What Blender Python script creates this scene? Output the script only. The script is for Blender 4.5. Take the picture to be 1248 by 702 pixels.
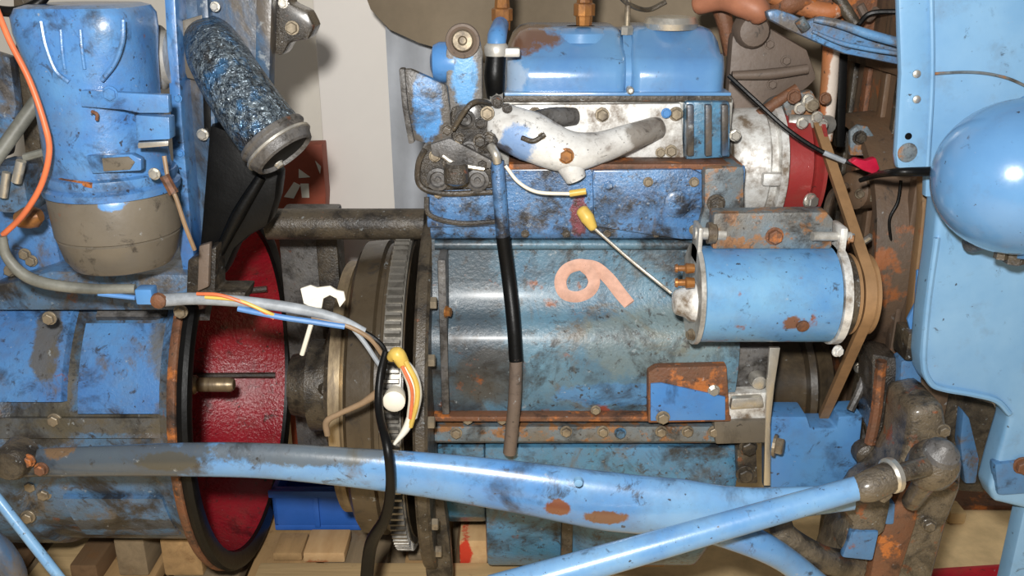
import bpy, bmesh, math, random
from mathutils import Vector, Matrix
random.seed(7)
R = math.radians
scene = bpy.context.scene
for o in list(bpy.data.objects):
    bpy.data.objects.remove(o)
COL = scene.collection

# ------------------------------------------------------------------ camera
FPX = 1110.0                       # focal length in pixels of a 1248 px wide frame
TILT = R(20)
CAM = Vector((0, -1.35, 1.13))
cd = bpy.data.cameras.new('camera'); cd.sensor_width = 36.0; cd.sensor_fit = 'HORIZONTAL'
cd.lens = 36.0 * FPX / 1248.0; cd.clip_start = 0.02
co = bpy.data.objects.new('camera', cd); COL.objects.link(co)
co.location = CAM; co.rotation_euler = (R(90) - TILT, 0, 0)
scene.camera = co
# ------------------------------------------------------------------ light
w = bpy.data.worlds.new('workshop_light'); scene.world = w; w.use_nodes = True
wb = w.node_tree.nodes['Background']
wb.inputs[0].default_value = (1.0, 0.985, 0.96, 1); wb.inputs[1].default_value = 0.2
fl = bpy.data.lights.new('camera_flash', 'POINT'); fl.energy = 98; fl.shadow_soft_size = 0.03
fl.color = (1.0, 0.98, 0.95)
fo = bpy.data.objects.new('camera_flash', fl); COL.objects.link(fo)
fo.location = CAM + Vector((-0.05, -0.02, 0.12))
scene.view_settings.view_transform = 'Standard'
scene.view_settings.look = 'None'
scene.view_settings.gamma = 1.0
scene.view_settings.use_curve_mapping = False
scene.view_settings.exposure = 0.0

# ------------------------------------------------------------------ helpers
CF = Vector((0, math.cos(TILT), -math.sin(TILT)))
CU = Vector((0, math.sin(TILT), math.cos(TILT)))
CR = Vector((1, 0, 0))
def P(px, py, Y):
    """point of the place at depth plane y = Y seen at photo position px, py"""
    d = CF + CR * ((px - 624) / FPX) - CU * ((py - 351) / FPX)
    t = (Y - CAM.y) / d.y
    return CAM + d * t
def PZ(px, py, Z):
    d = CF + CR * ((px - 624) / FPX) - CU * ((py - 351) / FPX)
    t = (Z - CAM.z) / d.z
    return CAM + d * t
def PPM(p):
    return FPX / (p - CAM).dot(CF)
def M(n, p):           # n pixels at point p in metres
    return n / PPM(p)

WPOS = {}
def part(name, bm, mat, parent=None, angle=38, label=None):
    bmesh.ops.recalc_face_normals(bm, faces=bm.faces)
    lo = Vector((1e9,) * 3); hi = Vector((-1e9,) * 3)
    for v in bm.verts:
        for i in range(3):
            lo[i] = min(lo[i], v.co[i]); hi[i] = max(hi[i], v.co[i])
    c = (lo + hi) / 2
    if parent is None: c.z = lo.z
    for v in bm.verts: v.co -= c
    me = bpy.data.meshes.new(name); bm.to_mesh(me); bm.free()
    for p in me.polygons: p.use_smooth = True
    me.set_sharp_from_angle(angle=R(angle))
    for m in (mat if isinstance(mat, (list, tuple)) else [mat]):
        me.materials.append(m)
    o = bpy.data.objects.new(name, me); COL.objects.link(o)
    if parent is not None:
        o.parent = parent; o.location = c - WPOS[parent.name]
    else:
        o.location = c
    WPOS[o.name] = c.copy()
    if label: o['label'] = label
    return o
def tag(o, label, cat, group=None):
    o['label'] = label; o['category'] = cat
    if group: o['group'] = group
    return o
def thing(name, label, cat, loc, group=None):
    o = bpy.data.objects.new(name, None); COL.objects.link(o)
    o.empty_display_size = 0.05; o.location = loc
    WPOS[o.name] = Vector(loc)
    return tag(o, label, cat, group)
def struct(name, bm, mat, parent=None):
    o = part(name, bm, mat, parent)
    if parent is None: o['kind'] = 'structure'
    return o

def NB(): return bmesh.new()
def bevel(bm, w, seg=2, ang=25):
    es = [e for e in bm.edges if len(e.link_faces) == 2 and e.calc_face_angle(0) > R(ang)]
    if es: bmesh.ops.bevel(bm, geom=es, offset=w, segments=seg, profile=0.6, affect='EDGES', clamp_overlap=True)
def box(lo, hi, bv=0.003, bm=None, seg=2):
    b = NB(); bmesh.ops.create_cube(b, size=1)
    lo = Vector(lo); hi = Vector(hi); c = (lo + hi) / 2; s = hi - lo
    for v in b.verts: v.co = Vector((v.co.x * s.x, v.co.y * s.y, v.co.z * s.z)) + c
    if bv: bevel(b, min(bv, min(s) * 0.45), seg)
    return merge(bm, b)
def merge(bm, b):
    if bm is None: return b
    me = bpy.data.meshes.new('tmp'); b.to_mesh(me); b.free(); bm.from_mesh(me); bpy.data.meshes.remove(me)
    return bm
def crom(pts, n=6):
    pts = [Vector(p) for p in pts]
    if len(pts) < 3: return pts
    out = []
    q = [2 * pts[0] - pts[1]] + pts + [2 * pts[-1] - pts[-2]]
    for i in range(1, len(q) - 2):
        p0, p1, p2, p3 = q[i - 1], q[i], q[i + 1], q[i + 2]
        for k in range(n):
            t = k / n
            out.append(0.5 * ((2 * p1) + (p2 - p0) * t + (2 * p0 - 5 * p1 + 4 * p2 - p3) * t * t + (3 * p1 - p0 - 3 * p2 + p3) * t ** 3))
    out.append(pts[-1])
    return out
def tube(pts, rad, seg=12, n=6, bm=None, flat=None, roundcap=False):
    """tube through pts; rad: number or list (one for each given point); flat: (axis vector, factor)"""
    k = len(pts)
    rl = [rad] * k if not isinstance(rad, (list, tuple)) else list(rad)
    if k >= 3 and n > 1:
        sp = crom(pts, n)
        rr = []
        for i in range(k - 1):
            for j in range(n): rr.append(rl[i] + (rl[i + 1] - rl[i]) * j / n)
        rr.append(rl[-1])
    else:
        sp = [Vector(p) for p in pts]; rr = rl
    if roundcap:
        a = (sp[0] - sp[1]).normalized(); b_ = (sp[-1] - sp[-2]).normalized()
        r0, r1 = rr[0], rr[-1]
        sp = [sp[0] + a * r0 * 0.45, sp[0] + a * r0 * 0.3] + sp + [sp[-1] + b_ * r1 * 0.3, sp[-1] + b_ * r1 * 0.45]
        rr = [r0 * 0.35, r0 * 0.75] + rr + [r1 * 0.75, r1 * 0.35]
    b = NB(); rings = []
    up = None
    for i, p in enumerate(sp):
        t = (sp[min(i + 1, len(sp) - 1)] - sp[max(i - 1, 0)])
        t = t.normalized() if t.length > 1e-9 else Vector((1, 0, 0))
        if up is None:
            up = Vector((0, 0, 1)) if abs(t.z) < 0.9 else Vector((1, 0, 0))
        up = (up - t * up.dot(t)).normalized(); sd = t.cross(up)
        ring = []
        for j in range(seg):
            a = 2 * math.pi * j / seg
            d = (up * math.cos(a) + sd * math.sin(a)) * rr[i]
            if flat: d = d - flat[0] * (d.dot(flat[0]) * (1 - flat[1]))
            ring.append(b.verts.new(p + d))
        rings.append(ring)
    for i in range(len(rings) - 1):
        for j in range(seg):
            b.faces.new((rings[i][j], rings[i][(j + 1) % seg], rings[i + 1][(j + 1) % seg], rings[i + 1][j]))
    b.faces.new(rings[0][::-1]); b.faces.new(rings[-1])
    return merge(bm, b)
def lathe(o, ax, prof, seg=48, bm=None, cap0=True, cap1=True, a0=0, a1=None, wob=0):
    """prof: list of (t, r) along axis ax from origin o"""
    o = Vector(o); ax = Vector(ax).normalized()
    u = Vector((0, 0, 1)) if abs(ax.z) < 0.9 else Vector((0, -1, 0))
    u = (u - ax * u.dot(ax)).normalized(); v = ax.cross(u)
    b = NB(); rings = []
    full = a1 is None
    for t, r in prof:
        ring = []
        for j in range(seg if full else seg + 1):
            a = 2 * math.pi * j / seg if full else a0 + (a1 - a0) * j / seg
            ring.append(b.verts.new(o + ax * t + (u * math.cos(a) + v * math.sin(a)) * (max(r, 1e-5) * (1 + wob * math.sin(3 * a + t * 40)))))
        rings.append(ring)
    for i in range(len(rings) - 1):
        m = len(rings[i])
        for j in range(m if full else m - 1):
            b.faces.new((rings[i][j], rings[i][(j + 1) % m], rings[i + 1][(j + 1) % m], rings[i + 1][j]))
    if full:
        if cap0: b.faces.new(rings[0][::-1])
        if cap1: b.faces.new(rings[-1])
    return merge(bm, b)
def prism(pts, Y, th, bv=0.003, bm=None, seg=2):
    """plate: outline seen at photo positions standing in plane y=Y (third value = own depth), thickness th away from the viewer"""
    b = NB()
    f = [b.verts.new(P(p[0], p[1], p[2] if len(p) > 2 else Y)) for p in pts]
    g = [b.verts.new(v.co + Vector((0, th, 0))) for v in f]
    n = len(f)
    b.faces.new(f); b.faces.new(g[::-1])
    for i in range(n): b.faces.new((f[i], g[i], g[(i + 1) % n], f[(i + 1) % n]))
    bmesh.ops.recalc_face_normals(b, faces=b.faces)
    if bv: bevel(b, bv, seg)
    return merge(bm, b)
def loftx(sections, bm=None, bv=0):
    """sections: list of (x, [(y,z)...]) closed loops"""
    b = NB(); rings = []
    for x, loop in sections: rings.append([b.verts.new((x, y, z)) for y, z in loop])
    n = len(rings[0])
    for i in range(len(rings) - 1):
        for j in range(n): b.faces.new((rings[i][j], rings[i][(j + 1) % n], rings[i + 1][(j + 1) % n], rings[i + 1][j]))
    b.faces.new(rings[0][::-1]); b.faces.new(rings[-1])
    bmesh.ops.recalc_face_normals(b, faces=b.faces)
    if bv: bevel(b, bv)
    return merge(bm, b)
def zof(py, Y): return P(624, py, Y).z
def xof(px, py, Y): return P(px, py, Y).x
BOLT = {}
def bolt(parent, px, py, Y, rpx, mat, ax=(0, -1, 0), name='bolt', h=0.7):
    p = P(px, py, Y); r = M(rpx, p); ax = Vector(ax).normalized()
    b = lathe(p, ax, [(-r * 0.3, r * 1.25), (0, r * 1.25), (r * 0.05, r * 1.2)], 14)
    lathe(p, ax, [(0, r), (r * h, r), (r * (h + .12), r * 0.85)], 6, bm=b)
    return part(name, b, mat, parent, 25)
def jit(a): return random.uniform(-a, a)

# ------------------------------------------------------------------ materials
def lin(c):
    return tuple(((v / 255) / 12.92 if v / 255 <= 0.04045 else ((v / 255 + 0.055) / 1.055) ** 2.4) for v in c[:3]) + (1,)
class MT:
    def __init__(s, name):
        s.m = bpy.data.materials.new(name); s.m.use_nodes = True
        s.t = s.m.node_tree; s.b = s.t.nodes['Principled BSDF']
        s.pos = s.t.nodes.new('ShaderNodeNewGeometry').outputs['Position']
    def n(s, typ, **k):
        x = s.t.nodes.new(typ)
        for a, v in k.items(): setattr(x, a, v)
        return x
    def link(s, a, b): s.t.links.new(a, b)
    def map(s, off, sc):
        x = s.n('ShaderNodeMapping', vector_type='POINT'); x.inputs['Location'].default_value = off
        x.inputs['Scale'].default_value = sc; s.link(s.pos, x.inputs[0]); return x.outputs[0]
    def noise(s, sc, det=6, rough=0.6, seed=0, stretch=(1, 1, 1), dist=0.0):
        x = s.n('ShaderNodeTexNoise'); x.inputs['Scale'].default_value = sc; x.inputs['Detail'].default_value = det
        x.inputs['Roughness'].default_value = rough; x.inputs['Distortion'].default_value = dist
        s.link(s.map((seed * 3.17, seed * 1.31, seed * 2.23), stretch), x.inputs['Vector']); return x.outputs['Fac']
    def ramp(s, f, a, b, inv=False):
        x = s.n('ShaderNodeMapRange'); x.clamp = True
        x.inputs['From Min'].default_value = a; x.inputs['From Max'].default_value = b
        x.inputs['To Min'].default_value = 1 if inv else 0; x.inputs['To Max'].default_value = 0 if inv else 1
        s.link(f, x.inputs['Value']); return x.outputs['Result']
    def mix(s, f, a, b):
        x = s.n('ShaderNodeMix', data_type='RGBA')
        if isinstance(f, (int, float)): x.inputs[0].default_value = f
        else: s.link(f, x.inputs[0])
        for i, c in ((6, a), (7, b)):
            if isinstance(c, tuple): x.inputs[i].default_value = c
            else: s.link(c, x.inputs[i])
        return x.outputs[2]
    def math(s, op, a, b):
        x = s.n('ShaderNodeMath', operation=op)
        for i, c in ((0, a), (1, b)):
            if isinstance(c, (int, float)): x.inputs[i].default_value = c
            else: s.link(c, x.inputs[i])
        return x.outputs[0]
    def stain(s, c, rad, seed=0, amt=1.3, sharp=0.12):
        """0..1 mask of a blot round point c with radii rad and a ragged edge"""
        sub = s.n('ShaderNodeVectorMath', operation='SUBTRACT'); s.link(s.pos, sub.inputs[0]); sub.inputs[1].default_value = c
        dv = s.n('ShaderNodeVectorMath', operation='DIVIDE'); s.link(sub.outputs[0], dv.inputs[0]); dv.inputs[1].default_value = rad
        ln = s.n('ShaderNodeVectorMath', operation='LENGTH'); s.link(dv.outputs[0], ln.inputs[0])
        nz = s.noise(max(16, min(110, 1.1 / min(rad))), 6, 0.7, seed)
        d = s.math('ADD', ln.outputs['Value'], s.math('MULTIPLY', s.math('SUBTRACT', nz, 0.5), amt))
        return s.ramp(d, 1 - sharp, 1 + sharp, True)
    def done(s, col, rough=0.5, metal=0.0, bump=None, bstr=0.3, bdist=0.002, spec=0.5, coat=0):
        for key, v in (('Base Color', col), ('Roughness', rough), ('Metallic', metal)):
            if isinstance(v, (int, float, tuple)): s.b.inputs[key].default_value = v
            else: s.link(v, s.b.inputs[key])
        s.b.inputs['Specular IOR Level'].default_value = spec
        if coat: s.b.inputs['Coat Weight'].default_value = coat; s.b.inputs['Coat Roughness'].default_value = 0.2
        if bump is not None:
            x = s.n('ShaderNodeBump'); x.inputs['Strength'].default_value = bstr; x.inputs['Distance'].default_value = bdist
            s.link(bump, x.inputs['Height']); s.link(x.outputs[0], s.b.inputs['Normal'])
        return s.m
GREASE = lin((28, 24, 20)); RUST = lin((128, 72, 38)); BROWN = lin((96, 80, 60))
def paint(name, base, grime=0.3, rust=0.1, chips=0.2, seed=0, sc=9, rough=0.3, base2=None, gcol=GREASE, rcol=RUST,
          stretch=(1, 1, 1), stains=(), bs=0.35, spec=0.5, speck=None, tan=0.0, coat=0.0):
    if speck is None: speck = 0.12 + grime * 0.9
    """enamel with oily dirt, rust blots and small dark chips"""
    m = MT(name)
    def tone(c):
        c = lin(c); y = 0.2 * c[0] + 0.6 * c[1] + 0.2 * c[2]
        c = [(v * 0.88 + y * 0.12) * 0.8 for v in c[:3]]
        if c[2] > 1.5 * c[0]: c[0] *= 0.95; c[1] *= 1.0
        return tuple(c) + (1,)
    base = tone(base)
    b2 = tone(base2) if base2 else tuple(v * 0.72 for v in base[:3]) + (1,)
    c = m.mix(m.ramp(m.noise(sc * 0.7, 5, 0.6, seed + 1, stretch), 0.32, 0.68), b2, base)
    fine0 = m.noise(sc * 6, 5, 0.7, seed + 12)
    gn = m.noise(sc, 9, 0.68, seed + 2, stretch, 0.4)
    t = 0.68 - 0.36 * grime
    g = m.ramp(gn, t - 0.05, t + 0.09)
    film = m.ramp(m.noise(sc * 2.3, 8, 0.7, seed + 5, stretch), t - 0.12, t + 0.28)
    c = m.mix(m.math('MULTIPLY', film, 0.5), c, lin((92, 82, 66)))
    if tan > 0:
        tt = 0.66 - 0.3 * tan
        tm = m.ramp(m.noise(sc * 0.9, 9, 0.7, seed + 9, stretch, 0.8), tt - 0.03, tt + 0.08)
        c = m.mix(m.math('MULTIPLY', tm, 0.85), c, m.mix(fine0, lin((70, 58, 42)), lin((112, 98, 76))))
    for i, (cen, rad, colr, amt) in enumerate(stains):
        c = m.mix(m.math('MULTIPLY', m.stain(cen, rad, seed + 10 + i), amt), c, lin(colr))
    if rust > 0:
        rt = 0.7 - 0.3 * rust
        rm = m.ramp(m.noise(sc * 1.6, 8, 0.62, seed + 3), rt, rt + 0.06)
        c = m.mix(rm, c, rcol)
    c = m.mix(m.math('MULTIPLY', g, 0.92), c, gcol)
    if chips > 0:
        ct = 0.735 - 0.12 * chips
        cm = m.ramp(m.noise(sc * 8, 3, 0.55, seed + 4), ct, ct + 0.03)
        c = m.mix(m.math('MULTIPLY', cm, 0.85), c, lin((45, 40, 36)))
    if speck > 0:
        st_ = 0.66 - 0.18 * speck
        sm = m.ramp(m.noise(sc * 4.2, 7, 0.74, seed + 7, stretch, 0.6), st_ - 0.02, st_ + 0.07)
        c = m.mix(m.math('MULTIPLY', sm, 0.8), c, lin((48, 44, 40)))
        sl = m.ramp(m.noise(sc * 5.5, 5, 0.7, seed + 8), 0.70 - 0.12 * speck, 0.75 - 0.12 * speck)
        c = m.mix(m.math('MULTIPLY', sl, 0.55), c, lin((158, 164, 166)))
    fine = m.noise(sc * 14, 4, 0.6, seed + 6)
    r = m.math('ADD', m.math('MULTIPLY', g, 0.12), m.math('ADD', rough - 0.08, m.math('MULTIPLY', fine, 0.16)))
    h = m.math('ADD', m.math('MULTIPLY', gn, 0.65), m.math('MULTIPLY', fine, 0.35 + 0.5 * min(1, grime)))
    return m.done(c, r, 0.0, h, bs, 0.004, spec, coat)
def metal(name, col, dark=(60, 55, 48), dirt=0.3, rough=0.35, seed=0, sc=14, met=0.75, stretch=(1, 1, 1), bs=0.25):
    m = MT(name)
    g = m.noise(sc, 8, 0.68, seed, stretch)
    t = 0.72 - 0.4 * dirt
    c = m.mix(m.ramp(g, t - 0.1, t + 0.1), lin(col), lin(dark))
    mm = m.ramp(g, t - 0.1, t + 0.1, True)
    return m.done(c, m.math('ADD', rough, m.math('MULTIPLY', m.noise(sc * 6, 3, 0.5, seed + 1), 0.2)), m.math('MULTIPLY', mm, met), g, bs, 0.003)
def plain(name, col, rough=0.6, var=0.25, seed=0, sc=20, bs=0.2, spec=0.4, stretch=(1, 1, 1), metal=0.0):
    m = MT(name); c = lin(col)
    n = m.noise(sc, 7, 0.65, seed, stretch)
    col_ = m.mix(m.ramp(n, 0.3, 0.7), tuple(v * (1 - var) for v in c[:3]) + (1,), tuple(min(1, v * (1 + var * .6)) for v in c[:3]) + (1,))
    return m.done(col_, rough, metal, n, bs, 0.003, spec)

BLUE = (70, 146, 218); DEEP = (40, 104, 178)
M_shell = paint('shell_blue', (138, 186, 226), 0.04, 0.04, 0.25, 1, 11, 0.33, (110, 166, 214), coat=0.3, bs=0.08, speck=0.06)
M_lamp = paint('lamp_blue', (98, 156, 210), 0.0, 0.0, 0.26, 2, 15, 0.22, (86, 144, 200), coat=0.7, bs=0.04, speck=0.05)
M_cover = paint('cover_blue', (108, 166, 218), 0.08, 0.0, 0.1, 3, 8, 0.22, (76, 136, 202), coat=0.8, bs=0.1, speck=.1,
                stains=[(P(640, 52, -0.02), (0.06, 0.07, 0.028), (112, 78, 52), 0.95), (P(622, 92, -0.1), (0.022, 0.03, 0.022), (180, 190, 200), 0.5)])
M_rod = paint('rod_blue', (126, 178, 222), 0.24, 0.05, 0.22, 4, 8, 0.3, (70, 140, 210), tan=0.1, coat=0.7, bs=0.12,
              stains=[(P(90, 560, -0.39), (0.16, 0.08, 0.06), (62, 58, 46), 0.85), (P(200, 570, -.39), (0.04, 0.08, 0.012), (70, 66, 54), 0.8), (P(60, 556, -.39), (0.02, 0.08, 0.012), (112, 84, 50), 0.8), (P(375, 548, -0.37), (0.12, 0.05, 0.018), (84, 80, 66), 0.8),
                      (P(680, 622, -0.4), (0.016, 0.05, 0.012), (120, 72, 48), 1), (P(738, 632, -0.4), (0.026, 0.05, 0.010), (112, 78, 58), 1)])
M_link = paint('link_blue', (134, 182, 222), 0.1, 0.08, 0.4, 5, 17, 0.32, (88, 150, 212), coat=0.5, bs=0.1)
M_clean = paint('canister_blue', (90, 152, 210), 0.28, 0.08, 0.4, 6, 15, 0.32, (50, 118, 196), tan=0.1, coat=0.5, bs=0.22)
M_gear = paint('gearbox_blue', (80, 138, 196), 0.42, 0.16, 0.4, 7, 12, 0.38, (70, 104, 128), tan=0.45, coat=0.4, stains=[(P(58, 470, -.25), (0.02, 0.2, 0.09), (92, 84, 66), 0.85), (P(150, 518, -.25), (0.13, 0.2, 0.014), (84, 76, 60), 0.85), (P(40, 525, -.25), (0.06, 0.2, 0.03), (78, 72, 58), 0.85), (P(150, 640, -.22), (0.13, 0.2, 0.014), (66, 62, 54), 0.8), (P(228, 405, -.25), (0.016, 0.2, 0.05), (140, 66, 50), 0.8)], bs=0.5)
M_gearlow = paint('plate_blue', (80, 142, 204), 0.32, 0.14, 0.4, 17, 14, 0.36, (58, 116, 186), tan=0.3, stains=[(P(186, 440, -.26), (0.03, 0.2, 0.045), (92, 92, 88), 0.75), (P(28, 440, -.26), (0.02, 0.2, 0.05), (88, 80, 62), 0.85), (P(120, 385, -.24), (0.1, 0.2, 0.012), (86, 92, 96), 0.7)], bs=0.4)
M_block = paint('block_blue', (104, 146, 168), 0.4, 0.3, 0.6, 8, 12, 0.42, (62, 108, 138), tan=0.3, coat=0.12, bs=0.4,
                stains=[(P(545, 400, -.17), (0.085, 0.2, 0.16), (50, 54, 58), 0.75), (P(600, 460, -.19), (0.05, 0.2, 0.05), (66, 60, 52), 0.7), (P(733, 514, -.19), (0.018, 0.05, 0.022), (132, 66, 50), 1),
                        (P(800, 420, -.18), (0.1, 0.1, 0.05), (120, 128, 118), 0.5), (P(760, 480, -.18), (0.1, 0.1, 0.02), (72, 128, 178), 0.7)])
M_blocku = paint('block_upper_blue', (88, 148, 206), 0.46, 0.14, 0.7, 9, 20, 0.28, (64, 120, 182), tan=0.25, coat=0.5, bs=0.5,
                 stains=[(P(705, 262, -.15), (0.012, 0.05, 0.03), (120, 50, 50), 0.9)])
M_sump = paint('sump_blue', (78, 146, 198), 0.4, 0.08, 0.6, 10, 14, 0.35, (60, 128, 160), tan=0.2, coat=0.4, bs=0.35)
M_front = paint('support_blue', (88, 152, 212), 0.16, 0.04, 0.3, 11, 8, 0.32, (62, 134, 210), bs=0.1)
M_dyn = paint('dynamo_blue', (118, 176, 218), 0.16, 0.3, 0.5, 12, 13, 0.33, (76, 142, 204), coat=0.35, bs=0.14, stains=[(P(960, 388, -.28), (0.011, 0.05, 0.011), (110, 76, 60), 1)])
M_panel = paint('panel_blue', (68, 114, 156), 0.5, 0.06, 0.2, 13, 7, 0.36, (52, 92, 132), stretch=(1, 1, 0.45), tan=0.55, bs=0.3)
M_pipe = None
M_brack = paint('bracket_blue', (100, 158, 210), 0.36, 0.12, 0.4, 14, 14, 0.38, (70, 132, 196), tan=.3, bs=0.3, gcol=lin((98, 90, 80)))
M_eye = paint('eye_grey', (136, 132, 128), 0.3, 0.1, 0.3, 80, 14, 0.38, (112, 108, 104), coat=0.4, bs=0.35, stains=[(P(566, 92, -.165), (0.016, 0.1, 0.036), (92, 156, 210), 0.9)])
M_flag = paint('flag_blue', (92, 88, 84), 0.4, 0.1, 0.3, 15, 12, 0.36, (72, 68, 64), bs=0.4, stains=[(P(520, 126, -.18), (0.018, 0.1, 0.045), (72, 138, 200), 0.9)])
M_axle = paint('axle_grease', (126, 112, 90), 0.42, 0.34, 0.6, 16, 22, 0.4, (84, 74, 60), coat=0.6, bs=0.8)
M_axleb = paint('axle_blue', (84, 142, 196), 0.2, 0.2, 0.4, 18, 16, 0.4, (70, 120, 170), tan=.3, bs=0.3)
M_rustblue = paint('rusty_blue', (112, 138, 156), 0.3, 0.6, 0.5, 19, 22, 0.5, (120, 110, 96), bs=0.4, rcol=lin((140, 100, 66)))
M_rust = paint('rust', (138, 84, 48), 0.3, 0.5, 0.3, 20, 16, 0.6, (112, 72, 46), bs=0.6, rcol=lin((170, 100, 46)))
M_rustorange = paint('rust_orange', (196, 106, 40), 0.1, 0.2, 0.3, 21, 14, 0.6, (180, 120, 70), bs=0.4, stains=[(P(1014, 100, 0.0), (0.009, 0.1, 0.09), (206, 196, 184), 0.9)])
M_rad = paint('radiator_brown', (116, 86, 58), 0.28, 0.35, 0.2, 22, 9, 0.55, (88, 76, 66), stretch=(1, 1, 0.22), tan=.3, bs=0.4, rcol=lin((136, 82, 46)))
M_radedge = paint('radiator_edge', (150, 116, 76), 0.12, 0.3, 0.2, 23, 10, 0.55, (128, 98, 64), bs=0.3)
M_brownplate = paint('brown_plate', (124, 106, 92), 0.12, 0.2, 0.2, 24, 10, 0.55, (106, 90, 78), bs=0.35)
M_grease = paint('black_grease', (70, 64, 58), 0.5, 0.2, 0.5, 25, 24, 0.28, (70, 62, 52), coat=0.8, bs=0.9)
M_darkiron = paint('dark_iron', (78, 68, 56), 0.45, 0.2, 0.5, 26, 20, 0.36, (86, 76, 60), bs=0.5)
M_greyiron = paint('grey_iron', (116, 114, 112), 0.42, 0.14, 0.5, 27, 20, 0.4, (88, 86, 86), bs=0.4)
M_fly = paint('flywheel_brown', (88, 72, 50), 0.45, 0.14, 0.1, 28, 6, 0.3, (62, 52, 38), stretch=(1, 1, 0.5), bs=0.15)
M_steel = metal('machined_steel', (166, 148, 118), (84, 68, 48), 0.55, 0.3, 29, 8, 0.8, (3, 1, .6))
M_tooth = metal('tooth_steel', (150, 146, 138), (58, 54, 48), 0.5, 0.32, 30, 20, 0.8)
M_alu = metal('cast_aluminium', (236, 236, 232), (112, 98, 82), 0.5, 0.34, 31, 24, 0.4)
M_alu2 = metal('dirty_aluminium', (190, 188, 182), (96, 90, 80), 0.48, 0.36, 32, 16, 0.45)
M_manif = paint('manifold_white', (244, 244, 240), 0.26, 0.06, 0.4, 33, 18, 0.42, (196, 194, 190), bs=0.2, gcol=lin((96, 84, 74)),
                stains=[(P(630, 172, -.16), (0.022, 0.1, 0.03), (70, 128, 190), 0.75), (P(792, 160, -.13), (0.035, 0.1, 0.03), (120, 112, 102), 0.8), (P(606, 180, -.15), (0.02, 0.1, 0.012), (70, 60, 52), 0.8)])
M_bright = metal('bright_steel', (214, 210, 200), (120, 108, 90), 0.25, 0.25, 34, 30, 0.85)
M_brass = metal('brass', (176, 122, 70), (92, 58, 34), 0.5, 0.3, 35, 25, 0.8)
M_boltd = metal('dull_bolt', (150, 138, 118), (74, 62, 48), 0.45, 0.4, 36, 30, 0.6)
M_bowl = paint('bowl_brown', (126, 116, 100), 0.24, 0.16, 0.25, 37, 8, 0.36, (100, 92, 80), bs=0.12, stains=[(P(140, 246, -.3), (0.014, 0.1, 0.008), (70, 140, 206), 0.8)], tan=.2)
M_rubber = plain('black_rubber', (13, 13, 13), 0.4, 0.4, 38, 30, 0.3, 0.22)
M_hose = plain('grey_hose', (112, 112, 104), 0.5, 0.45, 39, 26, 0.3)
M_loom = plain('grey_loom', (150, 156, 162), 0.5, 0.45, 40, 30, 0.3)
M_belt = plain('belt_brown', (140, 108, 74), 0.6, 0.3, 41, 24, 0.3)
M_red = paint('red_lining', (186, 16, 40), 0.2, 0.0, 0.5, 42, 11, 0.24, (150, 8, 30), bs=0.9, gcol=lin((40, 10, 12)))
M_redpump = paint('red_pulley', (176, 52, 48), 0.1, 0.1, 0.2, 43, 12, 0.35, (150, 40, 40), bs=0.2)
M_redbar = paint('red_bar', (206, 24, 48), 0.05, 0.06, 0.3, 44, 14, 0.35, (170, 18, 40), bs=0.2)
M_redbox = plain('red_box', (148, 70, 46), 0.6, 0.2, 45)
M_pinkclip = plain('crimson_clip', (176, 24, 56), 0.35, 0.3, 46)
M_orange = plain('orange_wire', (206, 110, 70), 0.42, 0.25, 47)
M_yellow = plain('yellow_plastic', (204, 172, 84), 0.4, 0.25, 48)
M_white = plain('white_plastic', (222, 216, 200), 0.5, 0.15, 49)
M_paper = plain('paper', (226, 220, 206), 0.7, 0.12, 50)
M_brownwire = plain('brown_wire', (140, 116, 90), 0.5, 0.3, 51)
M_bluewire = plain('blue_wire', (84, 130, 186), 0.45, 0.3, 52)
M_mark = plain('salmon_paint', (204, 160, 140), 0.6, 0.25, 53, 60)
M_wall = plain('wall_plaster', (236, 230, 218), 0.8, 0.05, 54, 5, 0.1, 0.2)
M_pillar = plain('pillar_white', (246, 240, 232), 0.7, 0.04, 55, 4, 0.08, 0.2)
M_floor = plain('floor_dust', (226, 198, 150), 0.85, 0.25, 56, 14, 0.4, 0.2)
M_cloth = plain('tarp_brown', (138, 124, 104), 0.75, 0.2, 57, 8, 0.2, 0.2)
M_sheet = plain('grey_sheet', (186, 190, 196), 0.6, 0.15, 58, 10, 0.2, 0.3)
M_tub = plain('blue_tub', (48, 98, 180), 0.5, 0.12, 59)
M_hoserust = plain('brown_hose', (156, 102, 76), 0.5, 0.3, 60, 18, 0.25)
def wood(name, col, seed, ax=0):
    m = MT(name); st = [14, 14, 14]; st[ax] = 1.2
    n = m.noise(3, 8, 0.6, seed, tuple(st), 0.5)
    sp = m.noise(18, 6, 0.7, seed + 2)
    c = lin(col)
    cc = m.mix(m.ramp(n, 0.3, 0.7), tuple(v * 0.62 for v in c[:3]) + (1,), c)
    cc = m.mix(m.math('MULTIPLY', m.ramp(sp, 0.58, 0.7), 0.6), cc, lin((112, 80, 50)))
    return m.done(cc, 0.75, 0, n, 0.4, 0.003, 0.25)
M_wood = [wood('wood_pale', (206, 176, 128), 61), wood('wood_tan', (176, 142, 98), 62, 1), wood('wood_grey', (142, 124, 98), 63, 1), wood('wood_dark', (118, 92, 66), 64, 1)]
m = MT('wood_red_marked')
n_ = m.noise(6, 6, 0.6, 65, (4, 1, 6))
cc = m.mix(m.ramp(n_, .3, .7), lin((178, 140, 96)), lin((208, 174, 128)))
cc = m.mix(m.stain(P(568, 664, -.03), (0.012, 0.08, 0.03), 66), cc, lin((196, 62, 40)))
cc = m.mix(m.math('MULTIPLY', m.stain(P(392, 672, 0), (0.03, 0.08, 0.02), 67), .8), cc, lin((160, 84, 46)))
M_woodred = m.done(cc, 0.75, 0, n_, 0.3, 0.003, 0.25)
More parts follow.
